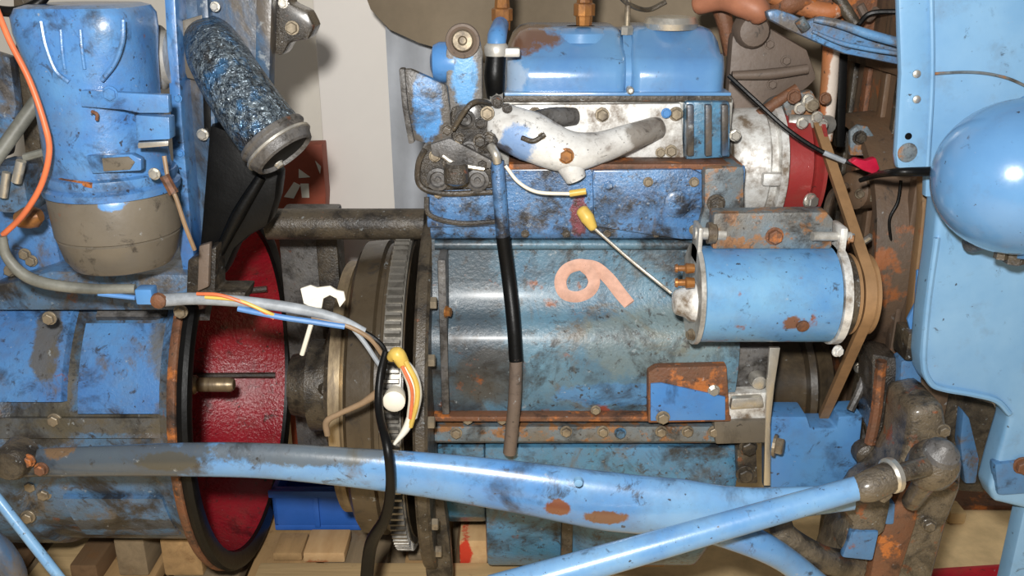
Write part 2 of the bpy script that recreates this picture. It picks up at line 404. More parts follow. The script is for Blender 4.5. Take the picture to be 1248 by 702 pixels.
# foil-like tar coated elbow
m = MT('silvery_blue_coating')
v = m.noise(150, 4, 0.7, 70, dist=0.8); g = m.noise(22, 7, 0.68, 71)
cc = m.mix(m.ramp(v, 0.40, 0.66), lin((46, 56, 66)), lin((128, 142, 152)))
cc = m.mix(m.math('MULTIPLY', m.ramp(g, 0.52, 0.62), .8), cc, lin((62, 112, 156)))
cc = m.mix(m.math('MULTIPLY', m.ramp(m.noise(16, 7, 0.66, 72), 0.52, 0.62), .85), cc, lin((58, 50, 40)))
M_pipe = m.done(cc, 0.2, 0.45, m.noise(95, 3, 0.6, 73, dist=0.5), 1.0, 0.012)

# ================================================================== setting
FZ = 0.0; PT = 0.15           # floor, pallet top
AZ = 0.47                     # crankshaft axis height, axis runs along x at y = 0
struct('floor', box((-3, -2.2, -0.05), (3, 1.2, 0), 0), M_floor)
struct('wall_back', box((-3, 0.78, 0), (3, 0.9, 2.4), 0), M_wall)
struct('trim_1', box((-0.412, 0.62, 0), (-0.255, 0.78, 2.4), 0.006), M_pillar)['label'] = 'white painted pillar in front of the back wall'

# brown tarp hanging behind the engine
def sheet(cols, rows, f, th):
    b = NB(); A = []; B = []
    for k, off in ((0, 0), (1, th)):
        g = [[b.verts.new(f(i / cols, j / rows) + Vector((0, off, 0))) for j in range(rows + 1)] for i in range(cols + 1)]
        (A if k == 0 else B).extend(g)
    for g in (A, B):
        for i in range(cols):
            for j in range(rows): b.faces.new((g[i][j], g[i + 1][j], g[i + 1][j + 1], g[i][j + 1]))
    for i in range(cols):
        for j in (0, rows): b.faces.new((A[i][j], A[i + 1][j], B[i + 1][j], B[i][j]))
    for j in range(rows):
        for i in (0, cols): b.faces.new((A[i][j], A[i][j + 1], B[i][j + 1], B[i][j]))
    return b
def lerp(tab, x):
    for (a, fa), (c, fc) in zip(tab, tab[1:]):
        if x <= c: return fa + (fc - fa) * max(0, (x - a)) / (c - a)
    return tab[-1][1]
edge = [(440, -20), (452, 12), (475, 36), (510, 52), (545, 62), (600, 80), (700, 100), (880, 190), (1120, 230)]
def tarpf(u, v):
    px = 440 + 700 * u; y1 = lerp(edge, px)
    py = -150 + (y1 + 150) * v
    return P(px, py, 0.34 + 0.03 * math.sin(u * 17 + v * 2) * (0.4 + v) + 0.04 * v)
tag(part('hanging_tarp', sheet(60, 14, tarpf, 0.006), M_cloth), 'dull brown tarp hanging behind the blue valve cover', 'tarp')
def sheetf(u, v):
    px = 468 + 90 * u + 14 * v * (1 - u); py = 5 + 265 * v
    return P(px, py, 0.46 + 0.02 * math.sin(u * 7 + v * 3))
tag(part('plastic_sheet', sheet(16, 16, sheetf, 0.004), M_sheet), 'pale grey plastic sheet hanging beside the white pillar', 'sheet')

# red carton with pale marks at the foot of the wall
pb = P(370, 245, 0.56)
t = thing('red_carton', 'red-brown carton with pale angular marks left of the white pillar', 'carton', (pb.x, 0.6, 0))
part('carton_body', prism([(330, 178), (392, 176), (397, 238), (396, 262), (335, 262)], 0.56, 0.05, 0.002), M_redbox, t)
for q in ([(346, 240), (358, 222), (366, 226), (358, 242)], [(366, 224), (376, 224), (377, 241), (368, 241)], [(384, 196), (391, 203), (390, 212)], [(364, 206), (378, 216), (364, 217)]):
    part('printed_mark', prism(q, 0.558, 0.003, 0), M_white, t)
part('carton_base', box((P(330, 262, .56).x, .56, 0), (P(396, 262, .56).x, .61, P(360, 262, .56).z), .002), M_redbox, t)
# post behind the flywheel
a = P(338, 280, 0.16); c = P(408, 280, 0.16)
t = thing('steel_post', 'dark grey square steel post standing behind the flywheel gap', 'post', ((a.x + c.x) / 2, 0.2, PT))
part('post_body', box((a.x, 0.16, PT + .012), (c.x, 0.24, P(370, 262, .16).z), 0.006), M_greyiron, t)
part('post_flange', box((P(385, 300, .15).x, 0.15, PT + .012), (c.x + .004, 0.16, P(370, 262, .16).z - .01), 0.003), M_darkiron, t)
part('foot_plate', box((a.x - .04, 0.14, PT + .002), (c.x + .04, 0.3, PT + .014), 0.003), M_darkiron, t)
# blue tub
a = P(330, 596, 0.05); c = P(438, 596, 0.05); zq = PT + .003
t = thing('plastic_tub', 'deep blue plastic tub on the pallet between red housing and flywheel', 'tub', ((a.x + c.x) / 2, .1, PT))
b = NB()
zt = a.z
for (x0, x1, y0, y1) in ((a.x, c.x, .05, .06), (a.x, c.x, .128, .138), (a.x, a.x + .01, .05, .138), (c.x - .01, c.x, .05, .138)):
    box((x0, y0, zq + .01), (x1, y1, zt), .003, b)
part('tub_wall', b, M_tub, t)
part('tub_base', box((a.x, .05, zq), (c.x, .138, zq + .012), .003), M_tub, t)
b = NB(); box((a.x - .004, .042, zt - .014), (c.x + .002, .05, zt), .003, b)
part('tub_rim', b, M_tub, t)
part('tub_rib', box(((a.x + c.x) / 2 - .005, .044, zq + .01), ((a.x + c.x) / 2 + .005, .05, zt - .014), .002), M_tub, t)

# pallet: boards across, stringers under them
t = thing('wooden_pallet', 'weathered wooden pallet of pale and grey boards under the engine', 'pallet', (-0.3, -0.05, 0))
for y in (-0.24, 0.03, 0.24):
    part('stringer', box((-1.25, y, 0.022), (0.12, y + 0.09, PT - 0.022), 0.004), M_wood[2], t)
x = -1.24; k = 0
while x < 0.06:
    wd = random.choice((0.075, 0.095, 0.11)); mm = M_wood[(1, 2, 1, 3, 0, 1, 2)[k % 7]]
    part('deck_board', box((x, -0.115 + jit(.012), PT - 0.022), (min(x + wd, .12), 0.33, PT + jit(.003)), 0.003), mm, t)
    x += wd + random.choice((0.012, 0.02, 0.03)); k += 1
part('front_board', box((-0.425, -0.17, PT + 0.003), (0.12, -0.064, PT + 0.019), 0.003), M_wood[0], t)
for y in (-0.24, 0.03, 0.24):
    part('bottom_board', box((-1.25, y, 0), (0.12, y + .09, .022), 0.003), M_wood[2], t)
# loose blocks
def block(pa, pb_, ytop0, ytop1, z1, mat, label, nm='wood_block'):
    b = box((pa, ytop0, PT + .004), (pb_, ytop1, z1), .004)
    return tag(part(nm, b, mat), label, 'wood block', 'loose wood blocks on the pallet')
xx = lambda px, py, Y: P(px, py, Y).x
block(xx(348, 650, .05), xx(382, 650, .05), -0.04, .02, PT + .020, M_wood[1], 'tan wood block on the pallet just right of the red housing')
block(xx(384, 650, .05), xx(432, 650, .05), -0.045, .025, PT + .024, M_woodred, 'rust-stained wood block on the pallet under the flywheel')
block(xx(560, 665, -.05), xx(594, 665, -.05), -0.058, .10, PT + .058, M_woodred, 'pale wood block with a red streak wedged against the sump')
block(xx(500, 660, .0), xx(545, 660, .0), -0.04, .06, PT + .020, M_wood[2], 'grey wood block on the pallet behind the dark engine plate')
block(xx(100, 665, -.05), xx(132, 665, -.05), -0.1, .08, PT + .040, M_wood[3], 'dark narrow wood block under the left of the gearbox')
block(xx(150, 665, -.05), xx(186, 665, -.05), -0.08, .08, .226, M_wood[2], 'grey wood block supporting the middle of the gearbox')
block(xx(205, 665, -.05), xx(252, 665, -.05), -0.08, .08, .226, M_wood[1], 'tan wood block under the gearbox beside the red housing')
block(-0.0, 0.26, -0.058, .10, .205, M_wood[1], 'wide tan wood block carrying the blue sump')
# red bar lying on the floor
p0 = PZ(700, 716, .05); p1 = PZ(900, 699, .05); p2 = PZ(1145, 688, .05); p3 = PZ(1330, 676, .05)
t = thing('red_steel_bar', 'bright red steel angle bar lying on the floor below the axle', 'bar', (p2.x, p2.y, 0))
b = NB()
def strip(b, A, B, w, z0, z1):
    vs = []
    for p in (A, B):
        for dy, z in ((-w, z0), (w, z0), (w, z1), (-w, z1)): vs.append(b.verts.new((p.x, p.y + dy, z)))
    for q in ((0, 1, 5, 4), (1, 2, 6, 5), (2, 3, 7, 6), (3, 0, 4, 7), (3, 2, 1, 0), (4, 5, 6, 7)): b.faces.new([vs[i] for i in q])
strip(b, p0, p3, .014, 0, .006); part('bar_flange', b, M_redbar, t)
b = NB(); strip(b, p0 + Vector((0, .011, 0)), p3 + Vector((0, .011, 0)), .003, .006, .03); part('bar_web', b, M_redbar, t)

# ================================================================== gearbox half
GX = -0.432
t = gb = thing('gearbox_housing', 'greasy blue gearbox and clutch housing with open red lined mouth', 'gearbox', (-0.75, 0, PT + .076))
o0 = (0, 0, AZ)
part('housing_body', lathe(o0, (1, 0, 0), [(-1.25, .20), (-1.249, .24), (-.80, .244), (-.79, .25), (-.70, .25), (-.69, .242), (-.50, .244), (-.468, .262), (-.455, .272), (-.452, .272)], 72, cap1=False), M_gear, gb)
b = lathe(o0, (1, 0, 0), [(-.458, .262), (-.458, .288), (-.452, .292), (-.446, .292), (-.444, .288), (-.444, .262)], 72, cap0=False, cap1=False)
part('mouth_flange', b, M_rust, gb)
b = lathe(o0, (1, 0, 0), [(-.444, .268), (-.444, .290), (-.436, .293), (-.430, .290), (-.428, .282), (-.432, .264), (-.45, .260)], 72, cap0=False, cap1=False)
part('rubber_seal', b, M_rubber, gb)
b = lathe(o0, (1, 0, 0), [(-.438, .262), (-.47, .250), (-.50, .237), (-.66, .222), (-.665, .06), (-.66, .055), (-.64, .05)], 72, cap0=False)
part('red_lining', b, M_red, gb, label='bright red inside of the housing mouth')
b = lathe(o0, (1, 0, 0), [(-.66, .016), (-.52, .016), (-.515, .012), (-.462, .012), (-.456, .009)], 20)
part('input_shaft', b, M_steel, gb)
# dark streaked bars inside the mouth
for a_ in (1.2, 1.95):
    y = math.sin(a_) * .238; z = AZ + math.cos(a_) * .238
    part('lining_rib', tube([(-.45, y * 1.0, z), (-.62, y * .9, AZ + (z - AZ) * .9)], .006, 8), M_grease, gb)
# raised side plates on the near face of the housing
def patch(px0, px1, py0, py1, r, mat, nm, par=gb, th=.012, yn=-.25):
    xa = P(px0, (py0 + py1) / 2, yn).x; xb = P(px1, (py0 + py1) / 2, yn).x
    def ang(py):
        best = None
        for i in range(400):
            a_ = math.pi * i / 400
            y = -math.sin(a_) * r; z = AZ + math.cos(a_) * r
            d = Vector((0, y, z)) - CAM
            q = 351 + FPX * (-(d.dot(CU)) / d.dot(CF))
            if best is None or abs(q - py) < best[0]:
                if a_ < 2.6 and a_ > .3: best = (abs(q - py), a_)
        return best[1]
    a0, a1 = ang(py0), ang(py1)
    b = NB(); n = 14; L = []
    for (xv, rv) in ((xa, r), (xa + .004, r + th), (xb - .004, r + th), (xb, r)):
        L.append([b.verts.new((xv, -math.sin(a0 + (a1 - a0) * i / n) * rv, AZ + math.cos(a0 + (a1 - a0) * i / n) * rv)) for i in range(n + 1)])
    for u in range(3):
        for i in range(n): b.faces.new((L[u][i], L[u][i + 1], L[u + 1][i + 1], L[u + 1][i]))
    for i in range(n): b.faces.new((L[3][i], L[3][i + 1], L[0][i + 1], L[0][i]))
    for i in (0, n): b.faces.new((L[0][i], L[1][i], L[2][i], L[3][i]))
    return part(nm, b, mat, par)
patch(78, 212, 398, 502, .243, M_gearlow, 'side_plate')
patch(-60, 60, 372, 488, .241, M_gearlow, 'side_plate')
patch(72, 200, 600, 642, .238, M_gear, 'lower_plate')
patch(-40, 222, 507, 530, .243, M_gear, 'side_rib')
patch(76, 225, 372, 390, .243, M_greyiron, 'side_rib')
for px, py in ((38, 592), (54, 602), (34, 630), (220, 380), (66, 512), (60, 388)):
    bolt(gb, px, py, -.245 if py < 560 else -.235, 7, M_boltd)

# front sheet panel carrying the pipe
t = sp = thing('dash_panel', 'streaked blue sheet metal dash panel above the red housing', 'panel', P(265, 345, -.1))
part('panel_sheet', prism([(200, -20), (335, -20), (330, 60), (328, 150), (322, 196), (292, 250), (262, 352), (232, 350), (222, 280), (212, 150)], -.13, .012, .003), M_panel, sp)
part('edge_flange', prism([(199, -20), (212, -20), (222, 150), (234, 290), (240, 350), (226, 350), (216, 290), (208, 150)], -.17, .05, .003), M_clean, sp)
part('right_rib', prism([(312, -20), (332, -20), (328, 120), (310, 116)], -.15, .03, .004), M_panel, sp)
part('fold', prism([(236, -20), (252, -20), (262, 130), (266, 330), (256, 340), (250, 150)], -.145, .02, .006), M_panel, sp)
part('slot', prism([(247, 116), (256, 114), (257, 166), (249, 172)], -.147, .004, .001), M_rubber, sp)
part('dark_patch', prism([(222, 25), (246, 18), (250, 100), (228, 95), (216, 60)], -.1465, .004, .001), M_bowl, sp)
for px, py in ((217, 120), (220, 187)):
    bolt(sp, px, py, -.171, 4, M_front)
bolt(sp, 247, 164, -.150, 6, M_bright)
bolt(sp, 262, 8, -.148, 5, M_bright)
part('black_shroud', prism([(254, 150), (300, 168), (328, 198), (340, 214), (336, 244), (326, 276), (304, 288), (286, 304), (270, 340), (250, 354), (242, 300)], -.16, .05, .01), M_rubber, sp)
part('shroud_fold', tube([P(318, 216, -.165), P(290, 262, -.17), P(262, 318, -.17)], [.007, .009, .006], 10), M_rubber, sp)
part('corner_bracket', prism([(334, -20), (350, -20), (352, 4), (374, 14), (383, 32), (376, 48), (352, 52), (344, 68), (334, 66)], -.12, .05, .006), M_grease, sp)
bolt(sp, 345, 4, -.122, 5, M_bright); bolt(sp, 356, 34, -.122, 7, M_boltd)
# bottom ledge below the panel
part('bottom_ledge', prism([(228, 318), (264, 300), (262, 356), (300, 356), (296, 372), (226, 372)], -.2, .05, .004), M_darkiron, sp)
part('bottom_strap', prism([(242, 300), (256, 296), (254, 350), (240, 356)], -.215, .012, .003), M_brownplate, sp)

# coated elbow pipe
t = ep = thing('elbow_pipe', 'crinkled silvery blue coated elbow pipe slanting down from the dash panel', 'pipe', P(250, 60, -.13))
q = [P(256, 50, -.125), P(266, 70, -.175), P(286, 104, -.2), P(312, 142, -.215), P(332, 168, -.224)]
part('pipe_body', tube(q, [.034, .038, .040, .041, .042], 28, 8), M_pipe, ep)
d = (q[-1] - q[-2]).normalized()
part('pipe_rim', lathe(q[-1], d, [(-.004, .040), (-.002, .045), (.002, .046), (.005, .043), (.010, .043), (.013, .045), (.016, .044), (.026, .040), (.028, .036), (.024, .034), (-.01, .032)], 32, cap0=False), M_greyiron, ep)
part('pipe_bore', lathe(q[-1], d, [(.0, .030), (.023, .0335)], 24), M_rubber, ep)
part('rim_edge', lathe(q[-1], d, [(.010, .043), (.012, .0462), (.015, .0462), (.016, .043)], 32, cap0=False, cap1=False), M_bright, ep)
bolt(ep, 340, 200, -.262, 5, M_bright, d)

# ------------------------------------------------------------------ air cleaner
ac = P(140, 245, -.24); AX = ac.x; AY = -.24
t = al = thing('air_cleaner', 'blue oil bath air cleaner canister with a brown bowl', 'air cleaner', (AX, AY, zof(336, AY - .06)))
zb = zof(338, AY - .05); zs = zof(304, AY - .073); zr = zof(248, AY - .076); zt = zof(8, AY - .07)
part('oil_bowl', lathe((AX, AY, 0), (0, 0, 1), [(zb, .01), (zb, .046), (zb + .005, .060), (zb + .018, .068), (zs, .0735), (zs + .002, .0715), (zs + .004, .075), (zr - .006, .077), (zr, .075)], 56), M_bowl, al)
part('canister_rim', lathe((AX, AY, 0), (0, 0, 1), [(zr - .002, .073), (zr, .080), (zr + .008, .081), (zr + .011, .076), (zr + .017, .079), (zr + .024, .078), (zr + .027, .071)], 56), M_clean, al)
# tapered body that turns box-like at the top
b = NB(); rings = []
Lz = [(zr + .02, .0725, 2.0), (zr + .06, .071, 2.0), (zr + .12, .070, 2.1), (zr + .16, .070, 2.6), (zt - .03, .070, 3.8), (zt - .012, .069, 4.2), (zt - .003, .064, 4.2), (zt, .055, 4.2)]
for z, r, ex in Lz:
    ring = []
    for j in range(56):
        a_ = 2 * math.pi * j / 56; cx, sx = math.cos(a_), math.sin(a_)
        k = (abs(cx) ** ex + abs(sx) ** ex) ** (-1 / ex)
        ring.append(b.verts.new((AX + cx * k * r, AY + sx * k * r, z)))
    rings.append(ring)
for i in range(len(rings) - 1):
    for j in range(56): b.faces.new((rings[i][j], rings[i][(j + 1) % 56], rings[i + 1][(j + 1) % 56], rings[i + 1][j]))
b.faces.new(rings[-1]); b.faces.new(rings[0][::-1])
cb = part('canister_body', b, M_clean, al)
fy = AY - .072
# pressed ribs of the upper face
part('pressed_rib', tube([P(150, 24, fy + .002), P(149, 50, fy + .001), P(140, 76, fy + .001), P(124, 98, fy + .001)], .0028, 8), M_clean, cb)
part('pressed_rib', tube([P(50, 26, fy + .002), P(56, 56, fy), P(68, 86, fy), P(84, 100, fy)], .0028, 8), M_clean, cb)
for k in (74, 98):
    part('pressed_rib', tube([P(k, 36, fy + .001), P(k + 2, 62, fy), P(k + 5, 84, fy + .001)], .0022, 8), M_clean, cb)
part('mounting_strap', prism([(98, 110), (205, 116), (206, 138), (170, 138), (150, 134), (98, 130)], fy - .007, .012, .002), M_clean, al)
part('mounting_strap', prism([(165, 140), (206, 143), (207, 170), (166, 172)], fy - .006, .02, .002), M_clean, al)
part('worn_strap', prism([(104, 190), (160, 188), (172, 194), (172, 208), (112, 212)], fy - .006, .012, .002), M_clean, al)
part('worn_label', prism([(124, 193), (156, 191), (164, 198), (158, 207), (126, 209)], fy - .008, .003, .0008), M_bowl, al)
part('bright_strip', prism([(168, 174), (205, 172), (205, 178), (168, 181)], fy - .010, .006, .001), M_bright, al)
bolt(al, 134, 115, fy - .007, 8, M_front, h=.35)
bolt(al, 188, 212, fy - .008, 6, M_bright)
part('clip_lever', tube([P(112, 136, fy - .008), P(118, 139, fy - .01), P(118, 146, fy - .008)], .002, 8), M_rust, al)
part('clip_wire', tube([P(200, 190, fy - .01), P(206, 224, fy - .014), P(214, 240, fy - .016), P(226, 276, fy - .014), P(237, 304, fy)], .0026, 8), M_brownwire, al)
part('clip_pivot', tube([P(200, 214, fy - .014), P(212, 236, fy - .016)], .006, 8), M_rust, al)
part('clip_wire', tube([P(60, 206, fy + .03), P(80, 220, fy + .006), P(112, 226, fy - .006)], .0035, 8), M_rust, al)
# corrugated collar between canister and panel
pc = P(192, 70, -.155)
t = thing('intake_collar', 'ribbed bright metal intake collar between canister and panel', 'collar', pc - Vector((0, 0, .05)))
part('collar_body', lathe((xx(178, 70, -.155), -.155, pc.z), (1, 0, 0), [(-.012, .03), (0, .032), (.004, .040), (.008, .034), (.012, .041), (.017, .034), (.021, .040), (.026, .034), (.034, .034)], 36), M_alu2, t)

# clutter at the far left
t = thing('lever_linkage', 'small blue and bare metal lever linkage left of the air cleaner', 'linkage', P(25, 330, -.2))
part('link_rod', tube([P(-10, 200, -.24), P(46, 122, -.2)], .009, 10), M_hose, t)
part('pivot_plate', prism([(-20, 60), (12, 70), (20, 130), (10, 190), (-20, 200)], -.17, .02, .005), M_gear, t)
part('upright', prism([(14, -20), (40, -20), (44, 110), (50, 190), (30, 190), (20, 100)], -.14, .03, .005), M_darkiron, t)
part('valve_body', box(P(-6, 262, -.24) + Vector((0, 0, 0)), P(26, 200, -.24) + Vector((0, .06, 0)), .012), M_gear, t)
part('link_pin', tube([P(20, 222, -.26), P(26, 196, -.26)], .006, 10), M_bright, t)
part('link_pin', tube([P(4, 240, -.26), P(8, 210, -.26)], .005, 10), M_bright, t)
part('fork_rod', tube([P(30, 192, -.25), P(60, 184, -.25)], .005, 8), M_hose, t)
part('brass_union', lathe(P(22, 268, -.25), (1, 0, .2), [(0, .010), (.012, .014), (.022, .014), (.03, .008)], 10), M_brass, t)
part('gear_cover', prism([(-20, 258), (40, 250), (66, 280), (80, 336), (60, 362), (-20, 362)], -.15, .06, .016), M_gearlow, t)
for px, py in ((30, 310), (38, 318), (80, 335), (12, 330)):
    bolt(t, px, py, -.155, 6, M_boltd)
part('top_ledge', prism([(60, 330), (250, 335), (250, 380), (-20, 380), (-20, 352)], -.19, .08, .01), M_gear, gb)
tag(part('fuel_pipe', tube([P(-10, 12, -.26), P(20, 14, -.26), P(46, 4, -.25), P(60, -12, -.24)], .006, 10), M_rubber), 'black rubber pipe crossing the top left corner', 'pipe')
tag(part('orange_wire', tube([P(-6, 6, -.32), P(12, 50, -.33), P(36, 98, -.335), P(54, 150, -.34), P(60, 185, -.34), P(50, 226, -.335), P(28, 262, -.33), P(4, 286, -.325)], .0034, 10), M_orange), 'orange insulated wire hanging at the far left', 'wire')

# ================================================================== engine
en = thing('tractor_engine', 'split blue tractor engine with valve cover, sump and open flywheel', 'engine', (0.12, 0, .21))
XA = -0.112; XB = 0.372
def prof(tab):            # near side outline (photo row, depth), bottom to top, then mirrored far side
    f = [(Y, zof(py, Y)) for py, Y in tab]
    return f + [(-y * .8, z) for y, z in f[::-1]]
def run(x0, x1, tab, bv=0): return loftx([(x0, prof(tab)), (x1, prof(tab))], bv=bv)
part('oil_sump', loftx([(xx(592, 660, -.15), prof([(690, -.10), (676, -.135), (640, -.15), (545, -.165)])), (0.30, prof([(690, -.10), (676, -.135), (640, -.15), (545, -.165)])),
                        (XB - .03, prof([(640, -.10), (630, -.135), (600, -.15), (545, -.165)]))], bv=.008), M_sump, en)
part('sump_rib', box((xx(690, 650, -.15) - .008, -.158, zof(684, -.14)), (xx(690, 650, -.15) + .01, -.14, zof(560, -.16)), .004), M_darkiron, en)
part('rear_sump', run(XA, xx(592, 660, -.15), [(636, -.10), (630, -.14), (545, -.155)], .006), M_sump, en)
part('sump_flange', run(XA, XB, [(540, -.17), (538, -.188), (520, -.19), (516, -.175)], .002), M_rustblue, en)
part('crankcase', run(XA, XB - .055, [(518, -.13), (514, -.172), (480, -.185), (450, -.19), (425, -.188), (404, -.180), (388, -.165), (375, -.152), (340, -.142), (305, -.137), (292, -.135), (284, -.12)]), M_block, en)
part('block_deck', run(XA, xx(905, 240, -.15), [(294, -.12), (290, -.150), (284, -.155), (206, -.155), (201, -.15), (200, -.10)], .003), M_blocku, en)
part('deck_ledge', box((xx(620, 205, -.16), -.160, zof(207, -.160)), (xx(905, 205, -.16), -.09, zof(200, -.160)), .002), M_rust, en)
part('side_cover', prism([(722, 208), (842, 206), (856, 212), (856, 292), (830, 292), (724, 276)], -.166, .014, .003), M_blocku, en)
part('side_cover', prism([(520, 225), (606, 222), (606, 276), (520, 278)], -.166, .014, .004), M_blocku, en)
for px in (825,):
    b = lathe(P(px, 248, -.168), (0, -1, 0), [(0, .018), (.004, .018), (.006, .014), (.006, .004)], 22)
    part('core_plug', b, M_blocku, en)
part('corner_casting', prism([(858, 205), (908, 202), (908, 262), (872, 300), (846, 296), (858, 250)], -.175, .06, .008), M_rustblue, en)
# ribs of the crankcase
part('water_jacket_rail', tube([P(530, 298, -.142), P(845, 298, -.142)], .007, 12), M_block, en)
part('lower_rail', box((XA, -.196, zof(514, -.196)), (XB - .06, -.17, zof(508, -.196)), .002), M_rust, en)
part('vertical_rib', box((xx(536, 420, -.19), -.193, zof(505, -.19)), (xx(546, 420, -.19), -.12, zof(305, -.15)), .004), M_greyiron, en)
# cylinder head
part('cylinder_head', box((xx(596, 160, -.1), -.105, zof(203, -.105)), (xx(890, 160, -.1), .10, zof(120, -.105)), .004), M_alu2, en)
part('head_face', prism([(622, 128), (830, 126), (834, 196), (640, 200), (620, 160)], -.115, .012, .003), M_alu, en)
part('head_end', prism([(836, 124), (890, 124), (890, 192), (836, 195)], -.13, .04, .004), M_sump, en)
for px in (842, 864, 884):
    part('head_fin', prism([(px - 4, 128), (px + 4, 128), (px + 4, 190), (px - 4, 191)], -.140, .012, .002), M_panel, en)
part('gasket', box((xx(608, 121, -.118), -.118, zof(124, -.118)), (xx(892, 121, -.118), .11, zof(117, -.118)), .001), M_darkiron, en)
# valve cover
vc = []
x0 = xx(616, 100, -.11); x1 = xx(889, 100, -.11); xm = xx(768, 100, -.11)
zl = zof(118, -.112); 
def vsec(ins, top, nose=.105):
    nr = .034; arc = []
    for k in range(9):
        a_ = R(2 + 60 * k / 8); arc.append((-nose + ins + nr * (1 - math.cos(a_)), zl + .022 + nr * math.sin(a_)))
    return [(-nose + ins, zl)] + arc + [(-.055, top - .005), (-.035, top), (.045, top), (nose - ins - .03, top - .008), (nose - ins - .008, zl + .046), (nose - ins, zl + .03), (nose - ins, zl)]
zt_ = zl + .086
def half(xa, xb, ra, rb):
    S = []
    for f, e in ((0, 1), (.02, .66), (.06, .3), (.12, .08), (.2, 0)):
        S.append((xa + (xb - xa) * f * ra, vsec(.028 * e * ra + 0, zt_ - .045 * e * ra)))
    for f, e in ((.2, 0), (.12, .08), (.06, .3), (.02, .66), (0, 1)):
        S.append((xb - (xb - xa) * f * rb, vsec(.028 * e * rb, zt_ - .045 * e * rb)))
    return S
part('valve_cover', loftx(half(x0, xm - .003, 1, .5)), M_cover, en, 50)
part('valve_cover', loftx(half(xm + .003, x1, .5, 1)), M_cover, en, 50)
part('cover_joint', loftx([(xm - .006, vsec(.012, zt_ - .006)), (xm + .006, vsec(.012, zt_ - .006))]), M_cover, en, 50)
part('cover_skirt', box((x0 - .004, -.114, zl - .004), (x1 + .003, .112, zl + .006), .002), M_cover, en)
part('filler_cap', lathe((xx(818, 20, -.03), -.03, zt_ - .004), (0, 0, 1), [(0, .036), (.008, .038), (.012, .036), (.016, .034), (.018, .02)], 36), M_bright, en)
ps = (xm, -.05, zt_ - .012)
part('cover_stud', tube([ps, (xm, -.05, zt_ + .035)], .004, 10), M_boltd, en)
part('cover_nut', lathe(ps, (0, 0, 1), [(.002, .009), (.012, .009), (.014, .007)], 6), M_bright, en, 25)
part('cover_bolt', lathe(P(768, 110, -.118), (0, -1, 0), [(-.01, .005), (.004, .005), (.006, .003)], 8), M_bright, en)
for px, z in ((612, 0), (712, -6)):
    pb = P(px, 22 + z, -.05)
    part('brass_fitting', lathe((pb.x, pb.y, pb.z - .004), (0, 0, 1), [(-.012, .011), (0, .012), (.001, .015), (.016, .015), (.018, .011), (.03, .010), (.034, .012), (.06, .012)], 10), M_brass, en, 25)
pb = P(708, 30, -.03)
part('fitting_boss', lathe((pb.x, -.03, zt_ - .02), (0, 0, 1), [(0, .045), (.012, .042), (.018, .034), (.02, .02)], 28), M_cover, en)
# black breather hose and blue elbow
part('breather_hose', tube([P(604, 118, -.12), P(603, 92, -.125), P(605, 62, -.12)], [.012, .0145, .013], 16), M_rubber, en)
part('hose_clamp', lathe(P(605, 64, -.12), (0, 0, 1), [(-.004, .015), (0, .016), (.008, .016), (.012, .013)], 18), M_alu2, en)
part('blue_elbow', tube([P(605, 60, -.12), P(606, 44, -.11), P(610, 30, -.07)], [.012, .013, .011], 14), M_front, en)
part('clamp_ear', box(P(612, 70, -.13), P(634, 58, -.12) + Vector((0, .01, 0)), .003), M_alu2, en)
part('hose_nut', lathe(P(605, 116, -.125), (0, -.3, -1), [(-.006, .010), (.006, .010), (.008, .008)], 6), M_bright, en, 25)
# manifold casting
Ym = -.15
part('manifold', tube([P(590, 136, Ym + .03), P(612, 152, Ym), P(645, 166, Ym - .01), P(690, 184, Ym - .015), P(730, 180, Ym - .012), P(765, 168, Ym), P(800, 156, Ym + .04)], [.018, .029, .033, .028, .021, .018, .016], 20, 6, roundcap=True), M_manif, en)
part('manifold_stem', tube([P(682, 176, Ym - .012), P(694, 200, Ym - .02), P(702, 218, Ym - .02)], [.021, .018, .014], 18), M_manif, en)
part('manifold_upper_branch', tube([P(628, 158, Ym), P(668, 144, Ym + .012), P(700, 142, Ym + .035)], [.016, .014, .012], 14), M_greyiron, en)
part('manifold_flange', prism([(586, 122), (604, 124), (612, 150), (600, 186), (584, 180), (578, 150)], Ym + .015, .02, .004), M_manif, en)
for px, py, Y, r, mt in ((690, 190, Ym - .042, 8, M_brass), (652, 139, -.117, 7, M_boltd), (734, 140, -.117, 7, M_boltd), (824, 139, -.117, 7, M_boltd), (812, 138, -.125, 5, M_front), (818, 184, -.117, 6, M_boltd), (805, 186, -.117, 5, M_boltd), (602, 196, -.14, 8, M_bright), (660, 166, Ym - .038, 5, M_boltd), (604, 156, Ym - .01, 6, M_bright)):
    bolt(en, px, py, Y, r, mt)
part('manifold_clip', tube([P(636, 168, Ym - .04), P(650, 172, Ym - .046), P(664, 164, Ym - .042)], .0035, 8), M_darkiron, en)
# lifting eye and bracket plate at the rear of the head
b = prism([(543, 66), (546, 46), (554, 34), (564, 30), (575, 34), (584, 46), (588, 66), (588, 120), (586, 160), (566, 186), (546, 176), (544, 120)], -.165, .016, .004)
part('lifting_eye', b, M_eye, en)
part('eye_ring', lathe(P(564, 50, -.168), (0, -1, 0), [(-.002, .022), (.004, .021), (.005, .018), (.002, .014), (-.002, .014)], 28, cap0=False, cap1=False), M_brownplate, en)
part('eye_bolt', lathe(P(564, 49, -.166), (0, -1, 0), [(0, .015), (.004, .014), (.008, .012), (.008, .006), (.004, .004)], 22), M_boltd, en)
part('blue_boss', lathe(P(536, 76, -.14), (1, 0, 0), [(-.012, .01), (-.008, .022), (0, .026), (.02, .026)], 24), M_front, en)
part('flag_plate', prism([(490, 85), (500, 84), (545, 104), (548, 128), (552, 182), (530, 178), (500, 170), (494, 130)], -.18, .014, .004), M_flag, en)
